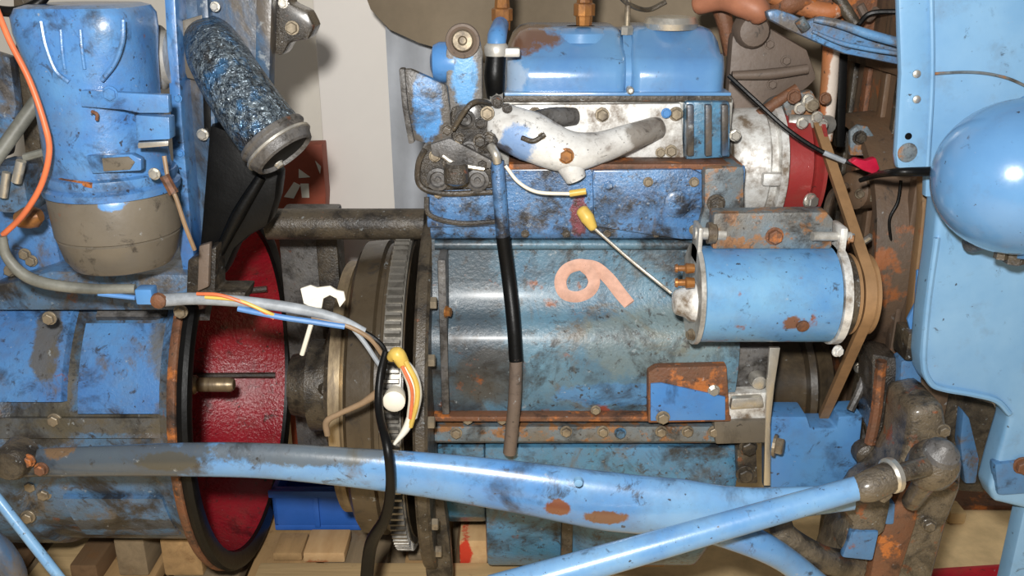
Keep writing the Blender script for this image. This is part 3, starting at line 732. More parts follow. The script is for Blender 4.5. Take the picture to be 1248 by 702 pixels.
part('flag_edge', prism([(486, 84), (493, 84), (497, 130), (505, 174), (498, 176), (490, 130)], -.186, .02, .002), M_greyiron, en)
part('housing_base', prism([(512, 182), (560, 176), (604, 184), (606, 232), (518, 236), (508, 220)], -.17, .07, .01), M_grease, en)
part('greasy_casting', prism([(548, 130), (586, 124), (598, 150), (600, 190), (548, 192)], -.172, .05, .01), M_grease, en)
for px, py, r in ((534, 218, 13), (582, 219, 13), (567, 145, 11), (572, 182, 10)):
    part('drain_plug', lathe(P(px, py, -.172), (0, -1, 0), [(0, M(r, P(px, py, -.17)) * 1.1), (.005, M(r, P(px, py, -.17)) * 1.08), (.006, M(r, P(px, py, -.17)) * .8), (.003, M(r, P(px, py, -.17)) * .66), (.003, M(r, P(px, py, -.17)) * .3), (.007, M(r, P(px, py, -.17)) * .25)], 16), M_greyiron, en)
part('bright_clip', tube([P(540, 190, -.182), P(556, 200, -.186), P(590, 206, -.184)], .003, 8), M_bright, en)
part('copper_pipe', tube([P(518, 182, -.17), P(510, 200, -.17), P(512, 226, -.17), P(540, 236, -.172), P(600, 234, -.172)], .004, 8), M_darkiron, en)
for px, py, r in ((545, 158, 6), (585, 172, 7), (596, 168, 6), (588, 200, 6), (560, 168, 5), (548, 200, 7)):
    bolt(en, px, py, -.18, r, M_darkiron)
# painted sign on the crankcase: ring with a tail
def on_block(px, py):
    tab = [(284, -.135), (305, -.137), (340, -.142), (375, -.152), (388, -.165), (404, -.18), (425, -.188)]
    return P(px, py, lerp(tab, py) - .0012)
mk = [(716, 324), (704, 323), (690, 329), (683, 343), (688, 358), (703, 362), (718, 356), (724, 344), (720, 332), (712, 324), (726, 326), (742, 340), (756, 358), (767, 371)]
part('painted_mark', tube([on_block(*q) for q in mk], [.0088] * 10 + [.009, .0095, .0095, .009], 10, 5, flat=(Vector((0, 1, 0)), .18)), M_mark, en, label='salmon painted ring with a tail like a lying nine')
# plate with blue face at the front of the crankcase
part('corner_plate', prism([(790, 454), (800, 448), (886, 446), (890, 514), (790, 516)], -.204, .02, .003), M_rust, en)
part('corner_plate_face', prism([(793, 468), (806, 467), (884, 484), (884, 512), (793, 513)], -.207, .005, .001), M_front, en)
bolt(en, 870, 476, -.206, 6, M_bright); bolt(en, 808, 509, -.208, 7, M_boltd)
bolt(en, 545, 380, -.195, 6, M_brass, (1, -.3, 0))
for px in (556, 690, 735, 756, 806, 838, 870):
    bolt(en, px, 526 if px % 4 else 528, -.191, 6, random.choice((M_rust, M_boltd, M_sump)))
for px, py in ((726, 500), (612, 512), (570, 512)):
    bolt(en, px, py, -.19, 5, M_boltd)
# rear plate
part('rear_plate', lathe(o0, (1, 0, 0), [(-.132, .10), (-.132, .288), (-.128, .292), (-.116, .292), (-.112, .288), (-.112, .10)], 80), M_darkiron, en)
part('rear_plate_foot', prism([(516, 600), (540, 600), (548, 660), (552, 712), (520, 712), (514, 650)], -.20, .03, .006), M_darkiron, en)
for a_ in (.7, 1.0, 1.3, 1.62, 1.9, 2.2):
    p = Vector((-.112, -math.sin(a_) * .276, AZ + math.cos(a_) * .276))
    part('plate_bolt', lathe(p, (1, 0, 0), [(0, .009), (.008, .009), (.009, .007)], 6), M_boltd, en, 25)
# flywheel
fw = part('flywheel', lathe(o0, (1, 0, 0), [(-.236, .20), (-.236, .226), (-.230, .235), (-.196, .238), (-.192, .232), (-.186, .232), (-.184, .24), (-.150, .24)], 96), M_fly, en)
part('clutch_face', lathe(o0, (1, 0, 0), [(-.262, .10), (-.262, .198), (-.262, .203), (-.246, .203), (-.244, .198), (-.240, .200), (-.230, .200)], 80), M_steel, fw)
b = lathe(o0, (1, 0, 0), [(-.178, .236), (-.178, .250), (-.152, .250), (-.152, .236)], 96, cap0=False, cap1=False)
N = 120
for i in range(N):
    a_ = 2 * math.pi * i / N; hw = .0038
    vs = []
    for xv in (-.176, -.154):
        for rr_, h_ in ((.248, hw), (.262, hw * .55)):
            for s_ in (-1, 1):
                vs.append(b.verts.new((xv, math.cos(a_) * rr_ - math.sin(a_) * h_ * s_, AZ + math.sin(a_) * rr_ + math.cos(a_) * h_ * s_)))
    for q in ((0, 1, 3, 2), (4, 6, 7, 5), (2, 3, 7, 6), (0, 2, 6, 4), (1, 5, 7, 3)): b.faces.new([vs[k] for k in q])
o = part('ring_gear', b, M_tooth, fw, 20, label='toothed steel starter ring')
part('hub_shaft', lathe(o0, (1, 0, 0), [(-.36, .03), (-.358, .05), (-.33, .055), (-.325, .075), (-.29, .075), (-.285, .12), (-.264, .13)], 40), M_darkiron, fw)
for a_ in (.2, 1.2, 2.2, 3.3, 4.3, 5.3):
    c0 = Vector((-.28, -math.sin(a_) * .10, AZ + math.cos(a_) * .10)); c1 = Vector((-.305, -math.sin(a_) * .05, AZ + math.cos(a_) * .05))
    part('release_finger', tube([c0, c1], [.012, .008], 8), M_darkiron, fw)
# dipstick tube down the block side
part('dipstick_tube', tube([P(606, 196, -.175), P(609, 240, -.178), P(613, 292, -.178)], .0092, 14), M_blocku, en)
part('dipstick_hose', tube([P(613, 288, -.178), P(620, 340, -.18), P(626, 395, -.2), P(629, 440, -.21)], .0098, 14), M_rubber, en)
part('dipstick_end', tube([P(629, 436, -.21), P(627, 490, -.212), P(621, 552, -.21)], [.009, .0092, .0095], 14), M_brownplate, en)
# front: timing cover, strip, pulleys, water pump
XT = xx(886, 470, -.16)
part('timing_case', prism([(884, 424), (946, 424), (940, 482), (884, 484)], -.17, .2, .006), M_greyiron, en)
part('timing_lug', prism([(884, 480), (938, 478), (938, 514), (884, 516)], -.19, .05, .005), M_alu, en)
part('lug_rib', prism([(892, 486), (930, 484), (932, 497), (890, 500)], -.200, .02, .004), M_bright, en)
part('lug_boss', lathe(P(924, 464, -.18), (0, -1, 0), [(-.02, .012), (0, .012), (.008, .010), (.009, .005)], 18), M_bright, en)
part('front_strip', prism([(938, 424), (951, 424), (944, 470), (939, 518), (939, 592), (931, 592), (933, 516), (934, 480)], -.198, .006, .001), M_bright, en)
part('mount_pad', prism([(870, 514), (936, 512), (936, 540), (872, 542)], -.197, .03, .004), M_bowl, en)
bolt(en, 946, 543, -.19, 11, M_boltd, (1, -.5, 0)); bolt(en, 908, 578, -.185, 9, M_darkiron); bolt(en, 912, 545, -.19, 9, M_darkiron)
part('hanging_bracket', prism([(898, 548), (922, 548), (924, 590), (900, 590)], -.18, .02, .004), M_darkiron, en)
cx0 = xx(944, 470, -.08)
part('crank_pulley', lathe((0, 0, AZ), (1, 0, 0), [(cx0, .05), (cx0, .085), (cx0 + .05, .085), (cx0 + .052, .102), (cx0 + .062, .104), (cx0 + .070, .09), (cx0 + .078, .104), (cx0 + .088, .102), (cx0 + .09, .04)], 56), M_fly, en)
WPZ = zof(205, -.06)
wx = xx(908, 205, -.12)
part('water_pump_housing', lathe((0, -.03, WPZ), (1, 0, 0), [(wx - .012, .05), (wx - .01, .072), (wx, .08), (wx + .038, .082), (wx + .042, .076), (wx + .05, .076), (wx + .052, .088), (wx + .062, .088), (wx + .064, .05)], 56), M_alu, en)
part('pump_rib', box((wx + .026, -.122, WPZ - .012), (wx + .052, -.09, WPZ + .006), .004), M_alu, en)
part('pump_pulley', lathe((0, -.03, WPZ), (1, 0, 0), [(wx + .066, .05), (wx + .066, .078), (wx + .098, .080), (wx + .100, .074), (wx + .106, .07), (wx + .112, .084), (wx + .117, .084), (wx + .119, .03)], 56), M_redpump, en)
bolt(en, 988, 245, -.115, 8, M_bright, (.5, -1, 0)); bolt(en, 896, 165, -.13, 6, M_bright)
part('pump_top_hose', tube([P(930, 140, -.02), P(950, 128, -.03), P(985, 138, -.04)], [.012, .015, .012], 14), M_greyiron, en)
part('thermostat_elbow', tube([P(960, 148, -.06), P(985, 150, -.06), P(1008, 152, -.02)], [.010, .012, .014], 14), M_alu2, en)
for px, py in ((985, 122, ), (1002, 152), (975, 132), (996, 143)):
    bolt(en, px, py, -.075, 6, M_bright)
part('front_plate', prism([(892, 40), (940, 34), (985, 60), (998, 96), (985, 108), (940, 140), (920, 170), (895, 190), (886, 120)], -.02, .03, .01), M_brownplate, en)
part('front_plate_ridge', tube([P(892, 92, -.03), P(940, 90, -.03), P(984, 84, -.03)], [.006, .008, .007], 10), M_brownplate, en)
for px, py in ((938, 54), (958, 74), (941, 103)):
    bolt(en, px, py, -.022, 5, M_brownplate)
part('front_boss', lathe(P(918, 38, -.03), (0, -1, 0), [(-.02, .026), (.0, .024), (.008, .02), (.01, .01)], 20), M_brownplate, en)
part('diagonal_lever', tube([P(972, 108, -.05), P(950, 122, -.05), P(925, 140, -.05)], .008, 10), M_rust, en)
# front support
part('front_support', prism([(938, 508), (984, 508), (988, 522), (1020, 522), (1022, 508), (1052, 506), (1046, 560), (1040, 600), (938, 610)], -.16, .05, .004), M_front, en)

# ================================================================== dynamo
dy = thing('dynamo', 'sky blue cylindrical dynamo with pale end plates beside the fan belt', 'dynamo', P(940, 422, -.22))
DY = -.235; dz = zof(368, DY - .03); dl = xx(856, 366, DY - .04); dr = xx(1022, 366, DY - .04)
dr_ = M(60, P(940, 366, DY - .04)) * 1.01
db = part('dynamo_body', lathe((0, DY, dz), (1, 0, 0), [(dl, dr_ * .95), (dl + .002, dr_), (dr - .002, dr_), (dr, dr_ * .95)], 64), M_dyn, dy)
part('body_screw', lathe(Vector((xx(960, 388, DY), DY - dr_ * .95, dz - .02)), (0, -1, -.3), [(0, .008), (.003, .008), (.004, .005)], 14), M_rust, db)
for s_, xv in ((-1, dl), (1, dr)):
    b = lathe((0, DY, dz), (1, 0, 0), [(xv - .006 if s_ < 0 else xv, dr_ * 1.0), (xv - .006 if s_ < 0 else xv, dr_ * 1.05), (xv if s_ < 0 else xv + .010, dr_ * 1.05), (xv if s_ < 0 else xv + .012, dr_ * .98)], 56)
    box((xv - (.006 if s_ < 0 else 0), DY - .018, dz + dr_ * .7), (xv + (0 if s_ < 0 else .010), DY + .022, dz + dr_ * 1.5), .004, b)
    part('end_plate', b, M_alu2 if s_ < 0 else M_alu, dy)
b = lathe((dl - .006, DY - .02, dz - .004), (-1, 0, 0), [(0, .026), (.006, .025), (.012, .020), (.024, .016), (.027, .012)], 28)
part('bearing_cap', b, M_alu, dy)
for px, py in ((830, 327), (828, 345), (838, 344)):
    part('terminal', lathe(P(842, py, DY - .04), (-1, 0, 0), [(-.004, .006), (.006, .007), (.008, .004), (.016, .004), (.017, .006), (.02, .005)], 10), M_brass, dy)
bolt(dy, 842, 408, DY - .04, 6, M_boltd, (-1, -.4, 0)); bolt(dy, 1021, 428, DY - .05, 6, M_alu, (.4, -1, 0))
part('mounting_bracket', prism([(870, 260), (1008, 258), (1016, 268), (1014, 304), (868, 304)], DY - .005, .03, .004), M_rustblue, dy)
bzl = P(860, 286, DY)
part('pivot_bolt', tube([P(846, 284, DY), P(884, 286, DY)], .008, 12), M_alu2, dy)
part('pivot_washer', lathe(P(862, 284, DY), (1, 0, 0), [(0, .014), (.01, .014), (.012, .01)], 18), M_boltd, dy)
part('pivot_bolt', tube([P(990, 288, DY - .012), P(1036, 288, DY - .005)], .006, 12), M_alu2, dy)
bolt(dy, 944, 288, DY - .006, 9, M_rust); bolt(dy, 1036, 290, DY - .005, 6, M_rustblue, (1, -.4, 0))
pvx = dr + .012
part('fan_hub', lathe((pvx, DY, dz), (1, 0, 0), [(0, .046), (.004, .054), (.010, .054), (.014, .046)], 40), M_darkiron, dy)
part('dynamo_pulley', lathe((pvx + .012, DY, dz), (1, 0, 0), [(0, .02), (0, .050), (.003, .053), (.010, .040), (.016, .040), (.022, .053), (.026, .053), (.028, .02)], 48), M_belt, dy)
# fan belt: a loop round pump, dynamo and crank pulleys
def belt_loop(circs, n=14):
    """outer hull of circles (y, z, r, x) as points with inset"""
    pts = []
    for (y, z, r, x) in circs:
        for k in range(96):
            a_ = 2 * math.pi * k / 96
            pts.append((y + math.cos(a_) * r, z + math.sin(a_) * r, x))
    pts.sort(); H = []
    def cr(o, a, b): return (a[0] - o[0]) * (b[1] - o[1]) - (a[1] - o[1]) * (b[0] - o[0])
    lo_ = []
    for p in pts:
        while len(lo_) >= 2 and cr(lo_[-2], lo_[-1], p) <= 0: lo_.pop()
        lo_.append(p)
    hi_ = []
    for p in pts[::-1]:
        while len(hi_) >= 2 and cr(hi_[-2], hi_[-1], p) <= 0: hi_.pop()
        hi_.append(p)
    return lo_[:-1] + hi_[:-1]
bx_ = pvx + .025
hull = belt_loop([(-.03, WPZ, .078, wx + .109), (DY, dz, .048, bx_), (0, AZ, .098, cx0 + .07)])
b = NB(); rings = []
cyz = Vector((-.08, (WPZ + AZ) / 2))
n = len(hull)
for i, (y, z, x) in enumerate(hull):
    pa = hull[i - 1]; pn = hull[(i + 1) % n]
    tv = Vector((pn[0] - pa[0], pn[1] - pa[1])).normalized(); nv = Vector((tv.y, -tv.x))
    ring = []
    for dx, dn in ((-.007, .004), (.007, .004), (.0045, -.008), (-.0045, -.008)):
        ring.append(b.verts.new((x + dx, y + nv.x * dn, z + nv.y * dn)))
    rings.append(ring)
for i in range(n):
    for j in range(4): b.faces.new((rings[i][j], rings[i][(j + 1) % 4], rings[(i + 1) % n][(j + 1) % 4], rings[(i + 1) % n][j]))
tag(part('fan_belt', b, M_belt), 'dusty brown fan belt looped round dynamo and crank pulleys', 'belt')

# ================================================================== radiator and clutter at the front
RX = xx(1128, 330, -.2)
ra = thing('radiator', 'rusty brown radiator standing between dynamo and blue shell', 'radiator', (RX + .03, 0, .33))
part('radiator_core', box((RX, -.185, .36), (RX + .07, .30, 1.0), .004), M_rad, ra)
part('top_tank', box((RX - .012, -.19, .97), (RX + .08, .30, 1.10), .012), M_rad, ra)
part('bottom_tank', box((RX - .012, -.19, .32), (RX + .08, .30, .40), .012), M_darkiron, ra)
part('side_channel', prism([(1124, 212), (1146, 210), (1148, 250), (1142, 330), (1126, 380), (1112, 440), (1104, 440), (1116, 330), (1124, 260)], -.205, .02, .003), M_radedge, ra)
for i, (y, wd, mt) in enumerate(((-.15, .02, M_rad), (-.10, .016, M_greyiron), (-.05, .014, M_darkiron), (.0, .02, M_rad), (.07, .02, M_rust), (.13, .014, M_darkiron))):
    part('core_rib', box((RX - .008, y, .40), (RX, y + wd, .97), .002), mt, ra)
part('ear_plate', prism([(1036, 160), (1046, 152), (1058, 154), (1066, 166), (1066, 190), (1036, 190)], -.05, .01, .003), M_rustblue, ra)
bolt(ra, 1048, 168, -.052, 7, M_darkiron)
# round shroud face with fan hub visible behind the belt
part('shroud_ring', lathe((RX - .05, .03, .72), (1, 0, 0), [(0, .17), (.0, .185), (.05, .19), (.052, .17)], 56, cap0=False, cap1=False), M_rad, ra)
part('fan_boss', lathe(P(1040, 232, -.05), (-1, -.5, 0), [(-.03, .03), (0, .028), (.004, .022), (.006, .01)], 20), M_rad, ra)
part('dark_lower_panel', prism([(1040, 414), (1130, 408), (1128, 470), (1050, 480)], -.10, .02, .004), M_darkiron, ra)
part('wing_screw', tube([P(1050, 296, -.12), P(1062, 288, -.13)], .005, 8), M_bright, ra)
for px, py in ((1048, 236), (1064, 240)):
    bolt(ra, px, py, -.07, 5, M_boltd)
part('radiator_foot', box((RX - .01, -.12, 0.0), (RX + .07, .02, .33), .006), M_darkiron, ra)
tag(part('rusty_pole', tube([P(1014, 40, .0), P(1010, 110, -.0), P(1004, 172, -.01)], [.012, .0125, .012], 14), M_rustorange), 'orange rusted pole with white paint left beside the fan shroud', 'pole')
tag(part('rusty_upright', prism([(1022, 60), (1034, 60), (1030, 180), (1020, 180)], .02, .02, .003), M_rubber), 'black narrow upright right of the orange rusted pole', 'upright')
tag(part('brown_hose', tube([P(850, 6, -.0), P(880, -2, -.02), P(905, 4, -.04), P(922, 12, -.05), P(928, 20, -.05)], [.014, .017, .019, .018, .015], 18, roundcap=True), M_hoserust), 'smooth brown rubber hose elbow above the front of the valve cover', 'hose')
tag(part('rusty_pipe', tube([P(872, -10, .03), P(884, 30, .02), P(890, 66, .02)], [.014, .012, .010], 12), M_rust), 'rusty thin pipe going down right of the valve cover', 'pipe')
t = thing('rusty_linkage', 'rusty brown linkage of plates and rods above the blue arm', 'linkage', P(1000, 50, .05))
part('rust_plate', prism([(930, -20), (1095, -20), (1094, 46), (1050, 40), (1000, 22), (940, 12)], .06, .03, .006), M_rust, t)
part('rust_rod', tube([P(940, -6, .03), P(980, 8, .03), P(1010, 14, .02), P(1034, 6, .02)], [.012, .014, .013, .01], 12), M_rustorange, t)
part('rust_rod', tube([P(1016, -12, .02), P(1032, 14, .01), P(1044, 30, .0)], [.008, .009, .007], 10), M_darkiron, t)
part('rust_rod', tube([P(1046, 30, .0), P(1062, 16, .0), P(1100, 14, -.02)], .004, 8), M_rubber, t)
part('rust_rod', tube([P(1048, 6, .02), P(1058, 22, .02), P(1068, 12, .03)], .006, 8), M_brownplate, t)
part('rust_lump', tube([P(940, 14, .05), P(960, 4, .03), P(990, 2, .03)], [.014, .018, .012], 12, roundcap=True), M_rust, t)
# blue arm
t = thing('blue_arm', 'chipped blue pressed steel arm reaching from the radiator shell', 'arm', P(1010, 75, -.1))
part('arm_body', prism([(934, 14), (948, 11), (968, 18), (984, 26), (1004, 20), (1030, 25), (1060, 36), (1098, 46), (1098, 80), (1060, 72), (1030, 66), (996, 52), (960, 36), (938, 24)], -.11, .02, .005), M_brack, t)
part('arm_flange', tube([P(992, 24, -.12), P(1024, 30, -.125), P(1060, 42, -.13), P(1100, 53, -.135)], [.003, .005, .006, .006], 12), M_brack, t)
part('arm_lip', tube([P(990, 38, -.118), P(1024, 52, -.122), P(1060, 60, -.125), P(1100, 66, -.13)], [.002, .003, .003, .003], 10), M_brack, t)
part('arm_knob', tube([P(974, 24, -.115), P(982, 36, -.115)], .007, 10), M_rustblue, t)

# ================================================================== radiator shell, head lamp
sh = thing('radiator_shell', 'large sky blue sheet metal radiator shell at the right edge', 'radiator shell', P(1190, 600, -.25))
SY = -.26
part('upper_side', prism([(1130, -30), (1330, -30), (1330, 240), (1128, 240), (1132, 120)], SY + .015, .012, .002), M_shell, sh)
part('front_strip', prism([(1094, -30), (1136, -30), (1138, 60), (1134, 206), (1094, 206), (1092, 190), (1098, 90)], SY, .014, .005), M_shell, sh)
part('strip_crease', tube([P(1134, -30, SY - .002), P(1136, 90, SY - .002), P(1130, 205, SY - .002)], .003, 8), M_shell, sh)
part('seam', tube([P(1136, 90, SY + .013), P(1180, 88, SY + .013), P(1215, 92, SY + .013), P(1248, 104, SY + .013), P(1310, 140, SY + .013)], .0018, 8), M_rustblue, sh)
ls = prism([(1146, 232), (1330, 226), (1330, 640), (1212, 612), (1206, 596), (1216, 560), (1230, 512), (1226, 500), (1212, 490), (1184, 484), (1148, 478), (1132, 470), (1125, 456), (1123, 436), (1128, 380), (1138, 310)], SY - .01, .04, .008, seg=3)
part('lower_side', ls, M_shell, sh)
part('rolled_edge', tube([P(1142, 290, SY - .012), P(1131, 370, SY - .012), P(1126, 440, SY - .012), P(1134, 466, SY - .012), P(1150, 474, SY - .012), P(1184, 480, SY - .012), P(1214, 488, SY - .012), P(1230, 504, SY - .012)], .0042, 8), M_shell, sh)
for px, py in ((1117, 90), (1117, 121)):
    part('rivet', lathe(P(px, py, SY - .001), (0, -1, 0), [(0, .005), (.002, .0045), (.003, .002)], 14), M_bright, sh)
part('hole', lathe(P(1107, 166, SY - .0005), (0, -1, 0), [(0, .0042), (.001, .004)], 16), M_rubber, sh)
part('worn_spot', lathe(P(1106, 186, SY - .0005), (0, -1, 0), [(0, .012), (.001, .0115), (.002, .006)], 20), M_rustblue, sh)
part('chipped_tab', prism([(1118, 330), (1136, 326), (1134, 380), (1128, 420), (1112, 412), (1106, 390), (1116, 370)], SY + .04, .006, .002), M_front, sh)
part('bottom_lug', prism([(1212, 566), (1300, 555), (1300, 600), (1216, 606)], SY - .016, .02, .008), M_axleb, sh)
bolt(sh, 1246, 568, SY - .016, 9, M_rust)
part('shell_leg', box((xx(1262, 560, SY), SY, 0), (xx(1330, 560, SY), SY + .03, P(1262, 600, SY).z + .02), .004), M_shell, sh)
part('frame_rail', box((xx(1110, 300, -.2), -.235, .62), (xx(1250, 300, -.2), -.19, .66), .004), M_darkiron, sh)
hp = P(1238, 216, SY - .085)
hl = thing('head_lamp', 'round glossy blue head lamp bowl on the radiator shell', 'lamp', hp - Vector((0, 0, .09)))
r_ = M(95, hp)
pr = [(-r_ * 1.02 + r_ * 1.1 * (1 - math.cos(a_)) * 1.0, r_ * math.sin(a_)) for a_ in [k * math.pi / 2 / 14 for k in range(15)]]
part('lamp_bowl', lathe(hp, (1, .0, 0), pr + [(r_ * .14, r_ * 1.0)], 64), M_lamp, hl, 60)
part('lamp_rim', lathe(hp, (1, 0, 0), [(r_ * .12, r_ * .98), (r_ * .12, r_ * 1.05), (r_ * .3, r_ * 1.06), (r_ * .36, r_ * .9)], 64), M_lamp, hl)
part('lamp_stem', tube([hp + Vector((-.01, .02, -r_ * .9)), hp + Vector((-.01, .05, -r_ * 1.06))], .012, 12), M_darkiron, hl)
part('lamp_bracket', box((hp.x - .02, hp.y + .06, hp.z - .02), (hp.x + .04, SY + .02, hp.z + .02), .004), M_darkiron, hl)
part('lamp_nut', lathe(P(1236, 316, SY - .09), (0, 0, -1), [(-.01, .012), (.004, .012), (.006, .008)], 6), M_darkiron, hl, 25)
part('lamp_nut', lathe(P(1220, 312, SY - .09), (0, 0, -1), [(-.01, .008), (.003, .008), (.004, .005)], 6), M_darkiron, hl, 25)

# ================================================================== front axle, radius rod, drag link
ax_ = thing('front_axle', 'greasy brown cast front axle end with patches of blue paint', 'axle', P(1080, 690, -.25))
part('axle_arm', prism([(1112, 500), (1152, 492), (1158, 540), (1176, 566), (1172, 600), (1156, 640), (1140, 700), (1125, 760), (1000, 760), (1018, 700), (1036, 650), (1060, 612), (1090, 590), (1104, 556)], -.30, .09, .014, seg=3), M_axle, ax_)
part('axle_web', prism([(1098, 596), (1128, 590), (1118, 640), (1080, 760), (1050, 760), (1066, 670)], -.315, .03, .010), M_rust, ax_)
part('painted_face', prism([(1038, 648), (1072, 648), (1064, 684), (1026, 680)], -.334, .012, .004), M_axleb, ax_)
part('painted_face', prism([(1074, 612), (1092, 614), (1090, 640), (1078, 640)], -.318, .02, .004), M_axleb, ax_)
part('kingpin_column', prism([(1062, 430), (1096, 436), (1112, 470), (1110, 560), (1074, 566), (1062, 520)], -.20, .06, .010), M_grease, ax_)
part('blue_column', prism([(1098, 440), (1124, 432), (1124, 470), (1104, 560), (1074, 566), (1080, 530), (1096, 480)], -.215, .03, .006), M_axleb, ax_)
part('grease_plate', prism([(1124, 470), (1186, 484), (1212, 492), (1222, 508), (1214, 560), (1204, 602), (1168, 600), (1150, 560), (1146, 500)], -.16, .04, .008), M_darkiron, ax_)
part('blue_blade', prism([(1174, 500), (1182, 510), (1194, 560), (1190, 590), (1176, 590), (1170, 540)], -.18, .02, .004), M_axleb, ax_)
part('rod_boss', lathe(P(1058, 556, -.21), (0, -1, 0), [(-.02, .018), (0, .017), (.004, .012), (.005, .007), (.010, .007), (.012, .004)], 14), M_darkiron, ax_)
part('yoke_brace', tube([P(942, 630, -.33), P(956, 656, -.34), P(1000, 680, -.33), P(1040, 690, -.30)], [.022, .020, .018, .02], 14), M_axle, ax_)
part('yoke_top', tube([P(1000, 608, -.29), P(1046, 602, -.28), P(1100, 590, -.27)], [.016, .018, .02], 12), M_axle, ax_)
part('axle_leg', box((xx(1010, 740, -.28), -.28, 0), (xx(1100, 740, -.28), -.20, zof(700, -.26)), .006), M_axle, ax_)
part('knuckle', prism([(1024, 620), (1066, 600), (1090, 606), (1080, 650), (1040, 680), (1022, 670), (1040, 640)], -.33, .05, .012), M_axle, ax_)
for px, py in ((1160, 590), (1132, 640), (1150, 525)):
    bolt(ax_, px, py, -.305, 7, M_axle)
rr = thing('radius_rod', 'long light blue tapered radius rod running across the whole engine', 'rod', P(300, 580, -.36))
cs = [(-60, 566, 17), (0, 565, 18), (120, 562, 20), (235, 560, 22.5), (330, 562, 23.5), (430, 570, 26), (530, 580, 30), (640, 595, 34.5), (740, 611, 39), (830, 619, 38), (890, 620, 30), (950, 614, 22), (1040, 606, 17)]
qs = []; rs = []
for px, py, r in cs:
    Y = -.365 - .02 * max(0, (px - 500) / 500); p = P(px, py, Y); qs.append(p); rs.append(M(r, p))
part('rod_body', tube(qs, rs, 32, 6, flat=(Vector((0, 1, 0)), .62)), M_rod, rr)
part('rod_eye', lathe(P(12, 566, -.392), (0, -1, 0), [(-.03, .022), (0, .022), (.006, .018), (.008, .008)], 22), M_darkiron, rr)
for px, py in ((34, 562), (50, 572)):
    bolt(rr, px, py, -.388, 7, M_rust)
part('rod_fork', tube([P(820, 628, -.375), P(870, 642, -.38), P(925, 664, -.38), P(960, 684, -.37), P(1000, 716, -.36)], [.022, .022, .019, .017, .017], 16), M_rod, rr)
part('rod_screw', lathe(P(705, 588, -.408), (0, -1, 0), [(-.004, .006), (.002, .005), (.003, .002)], 14), M_shell, rr)
dk = thing('drag_link', 'light blue straight steering drag link with greasy ball joint', 'steering rod', P(860, 645, -.44))
a = P(600, 722, -.47); c = P(1062, 590, -.43)
part('link_tube', tube([a, (a + c) / 2, c], [M(21, a), M(17.5, (a + c) / 2), M(14.5, c)], 24), M_link, dk)
c2 = P(1084, 580, -.425); c3 = P(1128, 568, -.41)
part('clamp', tube([P(1046, 596, -.432), P(1060, 592, -.432), P(1086, 580, -.425)], [.016, .019, .018], 16, roundcap=True), M_axle, dk)
part('clamp_ear', prism([(1064, 592), (1086, 586), (1090, 606), (1078, 616), (1066, 608)], -.44, .02, .005), M_axle, dk)
part('clamp_band', lathe(P(1084, 580, -.425), (c3 - c2), [(-.003, .018), (.0, .021), (.006, .021), (.008, .016)], 20), M_bright, dk)
part('threaded_end', tube([c2, c3], [.011, .012], 14), M_axle, dk)
bc = P(1140, 562, -.39)
part('ball_socket', lathe(bc, (.1, -.5, 1), [(-.034, .012), (-.032, .022), (-.020, .029), (-.004, .030), (.008, .027), (.018, .019), (.024, .010), (.026, .004)], 28), M_axle, dk)
part('ball_cap', lathe(bc, (.1, -.5, 1), [(.014, .022), (.022, .020), (.028, .012), (.034, .008), (.036, .004)], 18), M_greyiron, dk)
part('ball_pin', tube([bc + Vector((0, .01, -.03)), bc + Vector((0.005, .05, -.09))], [.014, .012], 12), M_axle, dk)

# thin blue rod, wheel and other low left bits
tag(part('thin_rod', tube([P(-14, 594, -.42), P(30, 650, -.43), P(82, 716, -.44)], .0062, 12), M_link), 'thin light blue rod slanting down in the bottom left corner', 'rod')
tag(part('wheel_guard', tube([P(-30, 640, -.4), P(0, 672, -.4), P(16, 700, -.4), P(20, 740, -.4)], [.012, .016, .016, .014], 14), M_panel), 'curved dark blue guard tube at the bottom left corner', 'guard')
# steel bar bridging the gap
p0 = P(326, 273, -.02); p1 = P(518, 273, -.02)
tag(part('bridge_bar', tube([p0, p0.lerp(p1, .5), p1], .0235, 22), M_darkiron), 'greasy dark round steel bar bridging the gap above the flywheel', 'bar')

# ================================================================== wires and hoses
tag(part('grey_hose', tube([P(2, 288, -.33), P(8, 312, -.33), P(28, 334, -.33), P(58, 346, -.33), P(110, 352, -.325), P(165, 352, -.32)], [.0055, .006, .007, .007, .0065, .006], 12), M_hose), 'grey rubber hose curving under the brown bowl', 'hose')
t = thing('wiring_loom', 'grey taped wiring loom crossing the red housing mouth', 'wiring', P(330, 385, -.32))
part('loom_sheath', tube([P(196, 366, -.325), P(240, 364, -.325), P(300, 368, -.325), P(360, 376, -.32), P(410, 388, -.315), P(444, 404, -.31)], [.008, .0075, .007, .0068, .006, .005], 12), M_loom, t)
part('blue_clip', box(P(166, 372, -.33), P(184, 353, -.33) + Vector((0, .02, 0)), .003), M_front, t)
part('blue_lead', tube([P(120, 358, -.325), P(165, 363, -.325)], .003, 8), M_bluewire, t)
part('clip_bolt', lathe(P(194, 366, -.33), (0, -1, 0), [(0, .010), (.005, .009), (.007, .004)], 12), M_rust, t)
part('yellow_wire', tube([P(250, 362, -.333), P(290, 366, -.335), P(320, 378, -.334), P(338, 386, -.33)], .0022, 8), M_yellow, t)
part('orange_wire', tube([P(240, 358, -.333), P(270, 360, -.336), P(310, 374, -.334), P(334, 388, -.33)], .0022, 8), M_orange, t)
part('blue_wire', tube([P(290, 376, -.33), P(340, 386, -.33), P(380, 392, -.325), P(420, 398, -.32)], .0036, 8), M_bluewire, t)
part('brown_wire', tube([P(380, 386, -.318), P(420, 396, -.318), P(450, 412, -.315), P(466, 432, -.31)], .003, 8), M_brownwire, t)
